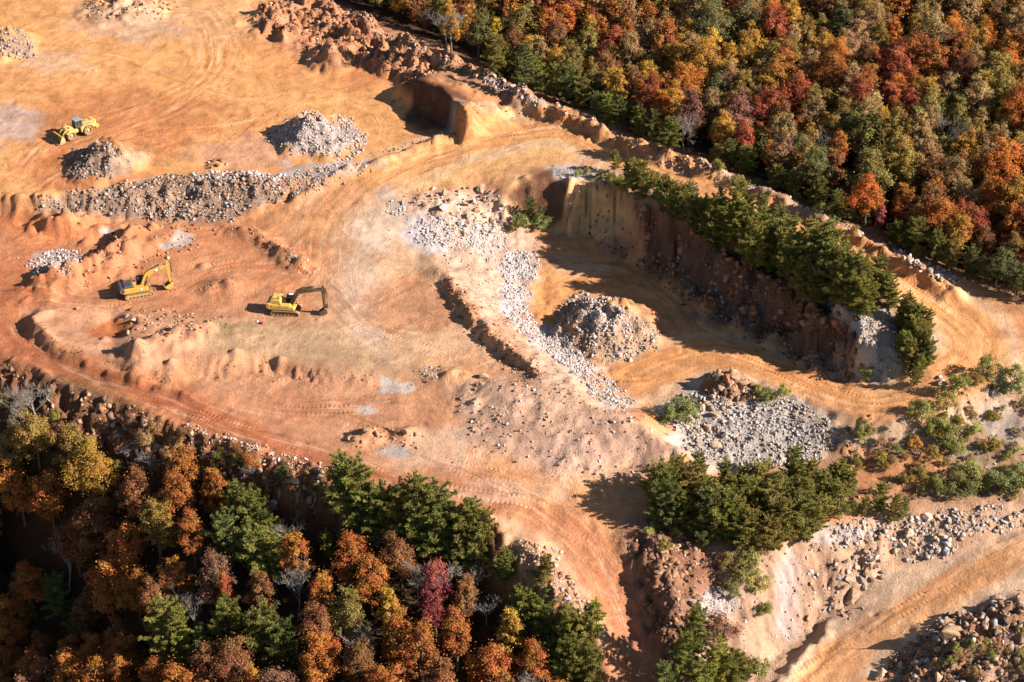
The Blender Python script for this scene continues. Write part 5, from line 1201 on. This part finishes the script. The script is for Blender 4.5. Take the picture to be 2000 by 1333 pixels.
for u, v, H, c in [(1498,785,2.6,'olive green'),(1530,775,2.2,'olive green'),(1480,770,1.6,'yellow green'),(1690,742,2.4,'olive green'),(1660,740,1.2,'bronze green')]: shr(u, v, H, c, 'on the verge inside the road loop')
for u, v, H, c in [(1020,445,3,'dark green'),(1055,450,3.2,'dark green'),(1000,455,2,'olive'),(1130,345,1.5,'olive green'),(1145,340,1.3,'olive gold'),(1175,350,1.8,'olive green'),(1220,365,2,'olive green')]: shr(u, v, H, c, 'by the alcove and nose of the cliff')
for u, v, w in bscatter([(1190,352),(1260,372),(1340,400),(1340,412),(1260,392),(1190,366)], 14, 14, 26, 39):
    shr(u, v, rr_.uniform(1.2, 2.6), rr_.choice(['olive green','bronze green','yellow green']), 'on the left rim of the cliff')
for u, v, w in bscatter([(1380,320),(1560,385),(1720,450),(1850,515),(1880,540),(1850,535),(1600,425),(1400,345)], 16, 12, 26, 35):
    shr(u, v, rr_.uniform(1.2, 2.4), rr_.choice(['olive green','bronze green','olive gold']), 'on the upper haul road berm')
for u, v, w in bscatter([(0,720),(150,790),(330,850),(600,930),(640,980),(450,985),(250,930),(0,820)], 34, 16, 40, 36):
    shr(u, v, rr_.uniform(1.2, 3.0), rr_.choice(['olive','rust brown','tan','rusty orange','olive gold','maroon']), 'on the fill slope')
for u, v, w in bscatter([(1000,1090),(1080,1160),(1140,1240),(1120,1290),(1010,1220),(950,1130)], 9, 16, 34, 37):
    shr(u, v, rr_.uniform(1.0, 2.2), rr_.choice(['olive','tan','olive green']), 'on the bluff left of the gully ramp')
for u, v, w in bscatter([(1790,1330),(1830,1290),(2000,1210),(2000,1330)], 22, 12, 30, 38):
    shr(u, v, rr_.uniform(.9, 1.8), rr_.choice(['olive green','yellow green','tan']), 'on the bottom right rock heap')

# labels: one per tree, told apart by colour, place and order across the view
from collections import defaultdict
KIND = {'autumn_tree': ('broadleaf tree', 'tree'), 'pine_tree': ('pine', 'pine tree'), 'bare_tree': ('leafless tree', 'bare tree'), 'shrub': ('shrub', 'shrub')}
UNIQ = {}
cl = defaultdict(list)
for t in TREES: cl[(t[1], t[2], t[3])].append(t)
for (kind, colname, zone), L in cl.items():
    nm, cat = KIND[kind]
    for t in L: t[0]['category'] = cat
    ordinal_labels([(t[0], t[4], 0) for t in L], f'{colname} {nm}', None, f'{nm}s {zone}', zone)
print('TREES', {k: sum(1 for t in TREES if t[1] == k and -40 < t[4] < 2040 and -40 < t[5] < 1373) for k in KIND}, len(TREES))
# ------------------------------------------------------------------ machines
class MB:
    """collects bevelled boxes, drums, plates and bars into one mesh"""
    def __init__(s): s.bm = bmesh.new()
    def _add(s, vs_, fs, M=None):
        V = [s.bm.verts.new(M @ Vector(v) if M else v) for v in vs_]
        for f in fs:
            try: s.bm.faces.new([V[i] for i in f])
            except ValueError: pass
        return s
    def box(s, x0, x1, y0, y1, z0, z1, b=.04, M=None):
        t = bmesh.new(); bmesh.ops.create_cube(t, size=1)
        for v in t.verts: v.co = Vector(((x0+x1)/2+v.co.x*(x1-x0), (y0+y1)/2+v.co.y*(y1-y0), (z0+z1)/2+v.co.z*(z1-z0)))
        if b: bmesh.ops.bevel(t, geom=list(t.edges), offset=min(b, .45*min(abs(x1-x0), abs(y1-y0), abs(z1-z0))), segments=1, affect='EDGES')
        t.verts.index_update(); s._add([v.co.copy() for v in t.verts], [[v.index for v in f.verts] for f in t.faces], M); t.free(); return s
    def prism(s, prof, y0, y1, b=.03, taper=None):
        """side outline (x,z) given a width from y0 to y1"""
        t = bmesh.new(); A = [t.verts.new((x, y0, z)) for x, z in prof]; B = [t.verts.new((x, y1, z)) for x, z in prof]; n = len(prof)
        t.faces.new(A[::-1]); t.faces.new(B)
        for i in range(n): t.faces.new([A[i], A[(i+1) % n], B[(i+1) % n], B[i]])
        bmesh.ops.recalc_face_normals(t, faces=t.faces)
        if b: bmesh.ops.bevel(t, geom=list(t.edges), offset=b, segments=1, affect='EDGES')
        t.verts.index_update(); s._add([v.co.copy() for v in t.verts], [[v.index for v in f.verts] for f in t.faces]); t.free(); return s
    def rod(s, p, q, r, r2=None, n=12):
        p, q = Vector(p), Vector(q); d = (q-p); L = d.length; M = Matrix.Translation(p) @ d.to_track_quat('Z', 'Y').to_matrix().to_4x4(); r2 = r if r2 is None else r2
        V = [(r*math.cos(a), r*math.sin(a), 0) for a in [i*2*math.pi/n for i in range(n)]]+[(r2*math.cos(a), r2*math.sin(a), L) for a in [i*2*math.pi/n for i in range(n)]]
        return s._add(V, [list(range(n))[::-1], list(range(n, 2*n))]+[[i, (i+1) % n, n+(i+1) % n, n+i] for i in range(n)], M)
    def lathe_y(s, c, prof, n=28):
        """profile (radius, y) turned about an axle along y through c"""
        m = len(prof); V = []
        for i in range(n):
            a = i*2*math.pi/n
            V += [(c[0]+r*math.cos(a), c[1]+y, c[2]+r*math.sin(a)) for r, y in prof]
        return s._add(V, [[i*m+k, i*m+k+1, ((i+1) % n)*m+k+1, ((i+1) % n)*m+k] for i in range(n) for k in range(m-1)])
    def build(s, name, mat, parent=None, label=None):
        bmesh.ops.recalc_face_normals(s.bm, faces=s.bm.faces)
        me = bpy.data.meshes.new(name); s.bm.to_mesh(me); s.bm.free(); me.materials.append(mat)
        o = link(name, me, parent)
        if label: o['label'] = label
        return o
def paint_mat(name, c, dirt=.45, rough=.5, metal=0.0):
    t = NT(name); p = t.a('TexCoord').outputs['Object']
    n = t.a('TexNoise', {'Vector': p, 'Scale': 1.4, 'Detail': 5, 'Roughness': .7}).outputs[0]
    n2 = t.a('TexNoise', {'Vector': p, 'Scale': 9.0, 'Detail': 2}).outputs[0]
    z = t.a('SeparateXYZ', {0: p}).outputs[2]
    d = t.math('MULTIPLY', t.ramp(t.math('ADD', n, t.math('MULTIPLY', n2, .3)), .55, .85), dirt, True)
    d = t.math('ADD', d, t.math('MULTIPLY', t.ramp(z, 1.3, .1), .55*dirt), True)
    col = t.mixc(d, tuple(c)+(1,), (.30, .17, .085, 1))
    return t.end(t.a('BsdfPrincipled', {'Base Color': col, 'Roughness': rough, 'Metallic': metal, 'Specular IOR Level': .35}).outputs[0])
Y_NEW = paint_mat('yellow_paint', (.52, .255, .018), 1.0); Y_OLD = paint_mat('faded_yellow_paint', (.54, .34, .055), 1.0, .6); Y_LOAD = paint_mat('dusty_yellow_paint', (.56, .35, .075), .95, .6)
DARK = paint_mat('black_steel', (.022, .022, .026), .35); BROWN = paint_mat('rusty_brown_steel', (.085, .045, .022), .5, .7); TRACK = paint_mat('dusty_track_steel', (.20, .12, .07), .9, .8)
CHROME = paint_mat('cylinder_rod_steel', (.45, .43, .40), .3, .35, .6); TYRE = paint_mat('dusty_tyre_rubber', (.10, .075, .055), .9, .9); WHITE_P = paint_mat('white_paint', (.72, .70, .66), .15)
GREYROOF = paint_mat('grey_roof_paint', (.20, .22, .21), .3); HOOD = paint_mat('black_engine_hood', (.035, .038, .045), .25, .55)
gl = NT('tinted_cab_glass'); M_GLASS = gl.end(gl.a('BsdfPrincipled', {'Base Color': (.02, .028, .03, 1), 'Roughness': .08, 'Specular IOR Level': .6}).outputs[0])
rd = NT('red_plastic'); M_RED = rd.end(rd.a('BsdfPrincipled', {'Base Color': (.28, .03, .035, 1), 'Roughness': .5}).outputs[0])

def stadium(L, h, n=8):
    r = h/2; c = L/2-r; P = []
    for i in range(n+1):
        a = -math.pi/2+math.pi*i/n; P.append((c+r*math.cos(a), r+r*math.sin(a)))
    for i in range(n+1):
        a = math.pi/2+math.pi*i/n; P.append((-c+r*math.cos(a), r+r*math.sin(a)))
    return P
def thick_bar(pts):
    """outline of a bent box beam in side view: pts (x, z, half depth)"""
    up, dn = [], []
    for i, (x, z, h) in enumerate(pts):
        a = pts[max(0, i-1)]; b = pts[min(len(pts)-1, i+1)]; dx, dz = b[0]-a[0], b[1]-a[1]; L = math.hypot(dx, dz)
        nx, nz = -dz/L, dx/L; up.append((x+nx*h, z+nz*h)); dn.append((x-nx*h, z-nz*h))
    return up+dn[::-1]
def cylinder_part(name, t, p, q, y, r, mat):
    m = MB(); P = Vector((p[0], y, p[1])); Q = Vector((q[0], y, q[1])); mid = P.lerp(Q, .58)
    m.rod(P, mid, r); o = m.build(name, mat, t)
    MB().rod(mid, Q, r*.55).build('piston_rod', CHROME, o); return o
def excavator(label, x, y, z, rz, S):
    t = thing('excavator', label, 'excavator', (x, y, z), rz)
    for sgn in (1, -1):
        y0, y1 = sgn*1.22-.32, sgn*1.22+.32
        m = MB(); P = stadium(5.0, .98); n = len(P)
        # belt of shoes: a hollow ring with grouser bars
        Q = [(px*.955, .49+(pz-.49)*.80) for px, pz in P]
        V = [(a, y0, b) for a, b in P]+[(a, y1, b) for a, b in P]+[(a, y0, b) for a, b in Q]+[(a, y1, b) for a, b in Q]
        fs = []
        for i in range(n):
            j = (i+1) % n; fs += [[i, j, n+j, n+i], [2*n+i, 3*n+i, 3*n+j, 2*n+j], [i, 2*n+i, 2*n+j, j], [n+i, n+j, 3*n+j, 3*n+i]]
        m._add(V, fs)
        for k in range(-10, 11):
            for zz in (0.985, -.005): m.box(k*.195-.02, k*.195+.02, y0, y1, zz-.02, zz+.035, 0)
        tr_ = m.build('track', TRACK, t)
        m = MB(); m.box(-1.95, 1.95, sgn*1.22-.2, sgn*1.22+.2, .32, .70, .05); m.build('track_frame', S['frame'], tr_)
        for px_, rr in ((2.0, .37), (-2.0, .39)):
            MB().lathe_y((px_, sgn*1.22, .49), [(0, -.26), (rr*.5, -.26), (rr*.55, -.2), (rr, -.18), (rr, .18), (rr*.55, .2), (rr*.5, .26), (0, .26)], 18).build('idler_wheel' if px_ > 0 else 'drive_sprocket', S['frame'], tr_)
        for k in range(5): MB().lathe_y((-1.3+k*.65, sgn*1.22, .24), [(0, -.24), (.14, -.24), (.14, .24), (0, .24)], 10).build('roller', TRACK, tr_)
    m = MB(); m.box(-1.2, 1.2, -.95, .95, .45, .95, .06).rod((0, 0, .9), (0, 0, 1.14), .78, None, 24); m.build('undercarriage', TRACK, t)
    m = MB(); m.box(-2.75, 1.75, -1.36, 1.36, 1.14, 1.42, .05); m.box(-2.5, .95, -1.36, -.42, 1.42, 2.12, .06).box(-2.5, -.1, .35, 1.36, 1.42, 2.2, .06); m.box(.95, 1.6, -1.34, -.6, 1.42, 1.72, .05)
    h = m.build('house', S['body'], t)
    for a, b in ((-2.3, -1.3), (-1.25, -.3), (-.25, .8)): MB().box(a, b, -1.385, -1.35, 1.52, 2.02, .012).build('side_door', S['door'], h)
    for k in range(6): pass
    m = MB(); m.prism([(-2.5, 1.2), (-2.95, 1.25), (-3.25, 1.45), (-3.3, 2.0), (-3.1, 2.3), (-2.5, 2.34)], -1.38, 1.38, .07); m.build('counterweight', S['weight'], t)
    m = MB(); m.prism([(-2.55, 2.1), (-2.55, S['hood_h']), (-2.3, S['hood_h']+.14), (-.95, S['hood_h']+.14), (-.75, S['hood_h']), (-.7, 2.1)], -1.15, 1.2, .06); hd = m.build('engine_hood', S['hood'], t)
    for k in range(5): MB().box(-2.2+k*.28, -2.1+k*.28, -1.0, -.4, S['hood_h']+.13, S['hood_h']+.165, .01).build('louvre', DARK, hd)
    MB().rod((-1.2, -.55, S['hood_h']), (-1.2, -.55, S['hood_h']+.7), .075).build('exhaust_pipe', DARK, t)
    # cab at the front on the far side
    m = MB(); m.prism([(.0, 1.42), (1.62, 1.42), (1.68, 2.2), (1.4, 3.06), (.08, 3.1)], .42, 1.36, .07); c = m.build('cab', S['cab'], t)
    for args in ((.18, .78, 1.355, 1.375, 2.1, 2.9), (.84, 1.38, 1.355, 1.375, 2.1, 2.9), (.18, 1.35, .405, .425, 2.1, 2.9)): MB().box(*args, .008).build('window', M_GLASS, c)
    MB().prism([(1.655, 1.75), (1.69, 1.75), (1.72, 2.22), (1.45, 2.98), (1.415, 2.98), (1.685, 2.22)], .52, 1.26, .005).build('windscreen', M_GLASS, c)
    MB().box(-.02, .015, .55, 1.22, 2.2, 2.9, .008).build('rear_window', M_GLASS, c)
    MB().box(.35, 1.1, .6, 1.2, 3.09, 3.14, .02).build('roof_hatch', S['hatch'], c)
    for yy in (-1.2, 1.3): MB().box(-.55, -.5, yy-.03, yy+.03, 2.1, 2.5, .01).rod((-.55, yy, 2.5), (.6, yy, 2.45), .025).build('handrail', S['body'], t)
    # boom, stick and bucket
    f = (.75, 1.75); e = S['elbow']; tip = S['tip']; se = S['stick_end']
    m1 = (f[0]+(e[0]-f[0])*.55, f[1]+(e[1]-f[1])*.55); m2 = (e[0]+(tip[0]-e[0])*.15, e[1]+(tip[1]-e[1])*.15+.03)
    bm_ = MB().prism(thick_bar([(f[0], f[1], .22), (m1[0], m1[1], .38), (e[0]-.12, e[1]-.22, .48), (m2[0], m2[1], .46), ((e[0]+tip[0])/2, (e[1]+tip[1])/2, .34), (tip[0], tip[1], .17)]), -.27, .27, .04).build('boom', S['boom'], t)
    if S['badge']:
        u = Vector((tip[0]-e[0], tip[1]-e[1])).normalized(); c0 = Vector(e)+u*1.75
        M = lambda a, b: (c0.x+u.x*a-u.y*b, c0.y+u.y*a+u.x*b)
        for s_ in (-1, 1):
            MB().prism([M(-.62, -.02), M(-.42, -.2), M(.62, -.1), M(.42, .14)], s_*.278-.006, s_*.278+.006, 0).build('badge', DARK, bm_)
            MB().prism([M(-.3, -.15), M(.22, -.12), M(.24, .14), M(-.28, .11)], s_*.288-.006, s_*.288+.006, 0).build('badge_panel', WHITE_P, bm_)
        MB().rod((.55, -1.362, 1.77), (.55, -1.40, 1.77), .27, None, 20).build('number_disc', DARK, t); MB().rod((.55, -1.39, 1.77), (.55, -1.41, 1.77), .19, None, 20).build('number_disc_centre', WHITE_P, t)
    for yy in (-.42, .42): cylinder_part('boom_cylinder', t, (1.25, 1.5), (e[0]+.1, e[1]-.35), yy, .13, S['cyl'])
    so_ = Vector((tip[0]-se[0], tip[1]-se[1])).normalized(); top_ = (tip[0]+so_.x*.75-.05, tip[1]+so_.y*.75)
    st_ = MB().prism(thick_bar([(top_[0], top_[1], .16), (tip[0]+.05, tip[1], .40), (tip[0]-so_.x*1.0, tip[1]-so_.y*1.0, .30), (se[0], se[1], .13)]), -.2, .2, .03).build('stick', S['stick'], t)
    cylinder_part('stick_cylinder', t, (e[0]+.5, e[1]+.62), (top_[0]-.1, top_[1]), 0, .14, S['cyl2'])
    ln = (se[0]+.62*so_.y+.2*so_.x+.12, se[1]+.55)
    cylinder_part('bucket_cylinder', t, (tip[0]+.48, tip[1]+.25), ln, 0, .11, S['cyl2'])
    MB().prism(thick_bar([(ln[0], ln[1], .09), (se[0]+.42, se[1]-.12, .09)]), -.24, .24, .015).prism(thick_bar([(ln[0], ln[1], .08), (se[0]-.02, se[1]+.5, .08)]), -.25, .25, .015).build('bucket_link', S['stick'], t)
    # bucket: a curved shell with side plates, mouth turned back toward the tracks
    bx, bz = se; A = S['bucket_turn']; ca, sa = math.cos(A), math.sin(A)
    prof = [(.10, .12), (.52, .02), (.80, -.28), (.86, -.66), (.66, -1.02), (.28, -1.22), (-.12, -1.26), (-.55, -1.16)]
    W = lambda a, b: (bx+a*ca-b*sa, bz+a*sa+b*ca)
    inn = [(a*.9-.02, b*.9-.05) for a, b in prof]
    m = MB(); m.prism([W(*p) for p in prof]+[W(*p) for p in inn[::-1]], -.62, .62, 0)
    for s_ in (-.64, .60): m.prism([W(*p) for p in prof]+[W(-.2, -.45)], s_, s_+.04, 0)
    bk = m.build('bucket', S['bucket'], t)
    for k in range(5):
        yy = -.52+k*.26; p = W(-.5, -1.15); q = W(-.82, -1.03)
        MB().rod((p[0], yy, p[1]), (q[0], yy, q[1]), .06, .02, 6).build('tooth', DARK, bk)
    return t
gx1, gy1, gz1 = hit(270, 575)
excavator('bright yellow excavator with black engine hood and its boom bent over the left track', gx1, gy1, gz1+.02, R(19), dict(body=Y_NEW, door=Y_NEW, weight=HOOD, hood=HOOD, hood_h=2.42, cab=DARK, hatch=DARK, frame=Y_NEW, boom=Y_NEW, stick=Y_NEW, cyl=DARK, cyl2=DARK, bucket=Y_OLD, badge=True, elbow=(2.0, 3.95), tip=(5.6, 5.0), stick_end=(5.75, 1.45), bucket_turn=R(-35)))
gx2, gy2, gz2 = hit(560, 610)
excavator('faded yellow excavator with rusty brown boom resting its bucket on the central bench', gx2, gy2, gz2+.02, R(-7), dict(body=Y_OLD, door=Y_OLD, weight=Y_OLD, hood=Y_OLD, hood_h=2.85, cab=DARK, hatch=WHITE_P, frame=BROWN, boom=BROWN, stick=BROWN, cyl=Y_OLD, cyl2=BROWN, bucket=BROWN, badge=False, elbow=(2.45, 4.5), tip=(6.75, 5.15), stick_end=(6.75, 1.5), bucket_turn=R(-20)))

def wheel_loader(x, y, z, rz):
    t = thing('wheel_loader', 'dusty yellow wheel loader with a wide empty bucket on the upper plateau', 'wheel loader', (x, y, z), rz)
    for wx in (1.85, -1.85):
        for s in (-1, 1):
            c = (wx, s*1.15, 1.0)
            m = MB().lathe_y(c, [(.55, -.33), (.82, -.36), (.96, -.28), (1.0, -.12), (1.0, .12), (.96, .28), (.82, .36), (.55, .33), (.55, -.33)], 32)
            for k in range(22):
                a = k*2*math.pi/22; M = Matrix.Translation(Vector(c)) @ Matrix.Rotation(-a, 4, 'Y')
                m.box(.98, 1.03, -.30 if k % 2 else .0, 0.0 if k % 2 else .30, -.06, .06, 0, M)
            w_ = m.build('wheel', TYRE, t)
            MB().lathe_y((wx, s*1.15, 1.0), [(.56, -.30), (.56, s*.05), (.40, s*.10), (.22, s*.14), (.20, s*.30), (0, s*.32)], 24).build('rim', Y_LOAD, w_)
    m = MB(); m.prism([(-.55, .85), (-.45, 1.9), (-1.0, 2.02), (-3.6, 2.12), (-3.85, 1.95), (-3.85, 1.25), (-3.2, 1.2), (-2.75, 1.75), (-2.1, 2.0), (-1.5, 1.9), (-1.05, 1.5), (-.95, .8)], -1.12, 1.12, .04)
    m.box(-3.7, -.6, -.45, .45, .65, 1.6, .04); m.build('rear_frame', Y_LOAD, t)
    m = MB(); m.prism([(-1.05, 1.95), (-1.1, 2.45), (-3.0, 2.5), (-3.15, 2.66), (-3.85, 2.66), (-4.05, 2.4), (-4.05, 1.75), (-3.6, 1.7)], -.78, .78, .05); hd = m.build('engine_hood', Y_LOAD, t)
    for k in range(5): MB().box(-2.9+k*.36, -2.7+k*.36, .775, .80, 2.1, 2.42, .008).build('grille', DARK, hd)
    MB().box(-3.55, -3.35, .775, .80, 1.85, 2.5, .01).build('vent', DARK, hd)
    MB().prism([(-3.7, .75), (-4.3, .85), (-4.35, 1.55), (-3.8, 1.6)], -1.15, 1.15, .08).build('counterweight', Y_LOAD, t)
    for xx, yy in ((-1.7, .3), (-1.7, -.3), (-2.2, .1)): MB().rod((xx, yy, 2.4), (xx, yy, 3.05), .08).build('exhaust_pipe', CHROME, t)
    m = MB(); m.prism([(-1.0, 1.9), (.35, 1.9), (.52, 2.5), (.35, 3.42), (-.95, 3.42)], -.72, .72, .05); c = m.build('cab', DARK, t)
    for s in (-1, 1):
        for a, b in ((-.88, -.28), (-.2, .3)): MB().box(a, b, s*.725-.01, s*.725+.01, 2.35, 3.3, .006).build('window', M_GLASS, c)
        for xx in (-.97, -.24, .36): MB().rod((xx, s*.735, 1.95), (xx, s*.735, 3.4), .04, None, 6).build('pillar', GREYROOF, c)
    MB().box(-1.12, .58, -.86, .86, 3.42, 3.54, .05).build('roof', GREYROOF, c)
    MB().box(-1.3, -.9, .75, 1.12, 1.2, 1.26, .01).box(-1.25, -.95, .85, 1.12, .85, .91, .01).box(-1.25, -.95, .85, 1.12, 1.55, 1.61, .01).build('ladder', DARK, t)
    m = MB(); m.prism([(-.3, .9), (-.2, 1.5), (.7, 1.75), (1.1, 2.3), (1.6, 2.35), (2.3, 1.7), (2.6, 1.0), (2.3, .7)], -.5, .5, .05).box(1.4, 2.3, -.95, .95, .8, 1.2, .04); m.build('front_frame', Y_LOAD, t)
    for s in (-1, 1): MB().prism([(.9, 1.95), (2.2, 2.18), (2.95, 1.75), (2.8, 1.5), (2.1, 1.75), (.9, 1.6)], s*1.15-.36, s*1.15+.36, .03).build('fender', Y_LOAD, t)
    for s in (-1, 1):
        MB().prism(thick_bar([(1.25, 2.15, .18), (2.3, 2.2, .24), (3.1, 1.5, .24), (3.55, .6, .18)]), s*.62-.1, s*.62+.1, .02).build('lift_arm', Y_LOAD, t)
        cylinder_part('lift_cylinder', t, (1.1, 1.1), (2.6, 1.6), s*.62, .1, Y_LOAD)
        MB().box(1.75, 1.9, s*.85-.14, s*.85+.14, 2.35, 2.6, .03).build('headlight', WHITE_P, t)
    MB().prism(thick_bar([(2.1, 2.55, .12), (2.5, 1.9, .16), (2.75, 1.2, .12)]), -.12, .12, .02).build('tilt_lever', Y_LOAD, t)
    cylinder_part('tilt_cylinder', t, (.9, 2.1), (2.1, 2.5), 0, .12, Y_LOAD)
    prof = [(4.95, .06), (4.0, .04), (3.62, .25), (3.5, .65), (3.62, 1.15), (3.95, 1.5), (4.2, 1.6)]
    inn = [(4.95, .12), (4.02, .12), (3.7, .30), (3.6, .66), (3.7, 1.1), (4.0, 1.42), (4.2, 1.53)]
    m = MB(); m.prism(prof+inn[::-1], -1.65, 1.65, 0)
    for s in (-1.69, 1.64): m.prism([(4.95, .06), (4.0, .04), (3.62, .25), (3.5, .65), (3.62, 1.15), (3.95, 1.5), (4.2, 1.6), (4.45, .9)], s, s+.05, 0)
    bk = m.build('bucket', Y_LOAD, t)
    for k in range(9): MB().box(4.9, 5.2, -1.5+k*.375-.07, -1.5+k*.375+.07, .05, .14, .02).build('tooth', CHROME, bk)
    return t
lx, ly, lz = hit(151, 265)
wheel_loader(lx, ly, lz+.03, R(221))

# small litter by the excavator
def drum(u, v, r, L, mat, name, label, cat, rz):
    x, y, z = hit(u, v); t = thing(name, label, cat, (x, y, z+r*.9), rz)
    m = MB(); m.lathe_y((0, 0, 0), [(0, -L/2), (r*.96, -L/2), (r, -L/2+.03), (r, -L/6-.02), (r*1.05, -L/6), (r, -L/6+.02), (r, L/6-.02), (r*1.05, L/6), (r, L/6+.02), (r, L/2-.03), (r*.96, L/2), (0, L/2)], 20); m.build('barrel', mat, t)
    MB().lathe_y((r*.45, 0, 0), [(0, L/2), (.05, L/2), (.05, L/2+.03), (0, L/2+.03)], 8).build('cap', DARK, t); return t
drum(511, 633, .23, .62, M_RED, 'red_drum', 'red drum lying among debris in front of the faded yellow excavator', 'drum', R(60))
drum(503, 629, .15, .3, WHITE_P, 'white_pail', 'small white pail beside the red drum', 'pail', R(20))
def branch_thing(u, v, L, rz, label, seed):
    x, y, z = hit(u, v); rg = np.random.default_rng(seed); paths = [[(-L/2, 0, .1, .09), (0, rg.normal()*.2, .25, .07), (L/2, rg.normal()*.3, .3, .03)]]
    for k in range(6):
        t0 = rg.uniform(-.3, .45)*L; s = rg.choice([-1, 1]); paths.append([(t0, 0, .22, .045), (t0+L*.12, s*L*.12, .35, .03), (t0+L*.2, s*L*.25, .45+rg.uniform(0, .4), .012)])
    V, F = tube_np(paths, 5); o = link('fallen_branch', mesh_np('fallen_branch', V, F, True, None, M_GREYBARK)); o.location = (x, y, z); o.rotation_euler = (0, 0, rz)
    tag(o, label, 'branch')
branch_thing(1482, 568, 3.0, R(-15), 'bare white branch caught on the shaded cliff face', 1)
branch_thing(1655, 853, 6.5, R(-28), 'long dead grey branch lying in the scrub below the road loop', 2)
branch_thing(1690, 868, 4.5, R(8), 'shorter dead branch lying just below the long one in the scrub', 3)
branch_thing(935, 1160, 4.0, R(50), 'pale fallen branch at the rocky foot of the bluff', 4)
# ------------------------------------------------------------------ light, sky, camera
EL = R(30.0)
toSun = Vector((math.cos(EL)*math.cos(R(-16)), math.cos(EL)*math.sin(R(-16)), math.sin(EL)))
sl = bpy.data.lights.new('sun', 'SUN'); sl.energy = 5.0; sl.angle = R(.5); sl.color = (1.0, .94, .86)
so = bpy.data.objects.new('sun', sl); COL.objects.link(so); so.rotation_euler = toSun.to_track_quat('Z', 'Y').to_euler(); so.location = toSun*300
w = bpy.data.worlds.new('World'); scene.world = w; w.use_nodes = True
nt = w.node_tree; bg = nt.nodes['Background']; sk = nt.nodes.new('ShaderNodeTexSky'); sk.sky_type = 'NISHITA'; sk.sun_disc = False
sk.sun_elevation = EL; sk.sun_rotation = math.atan2(toSun.x, toSun.y); sk.air_density = 1.0; sk.dust_density = .3
nt.links.new(sk.outputs[0], bg.inputs[0]); bg.inputs[1].default_value = 0.05
cam = bpy.data.cameras.new('camera'); co = bpy.data.objects.new('camera', cam); COL.objects.link(co)
co.location = (0, 0, CAM_H); co.rotation_euler = (math.pi/2-PITCH, 0, 0)
cam.sensor_width = 36; cam.lens = 18/math.tan(HALF); cam.clip_start = 1; cam.clip_end = 20000
scene.camera = co
vs = scene.view_settings; vs.view_transform = 'Standard'; vs.look = 'None'; vs.gamma = 1; vs.exposure = 1.47; vs.use_curve_mapping = False
scene.cycles.max_bounces = 4
scene.cycles.diffuse_bounces = 1
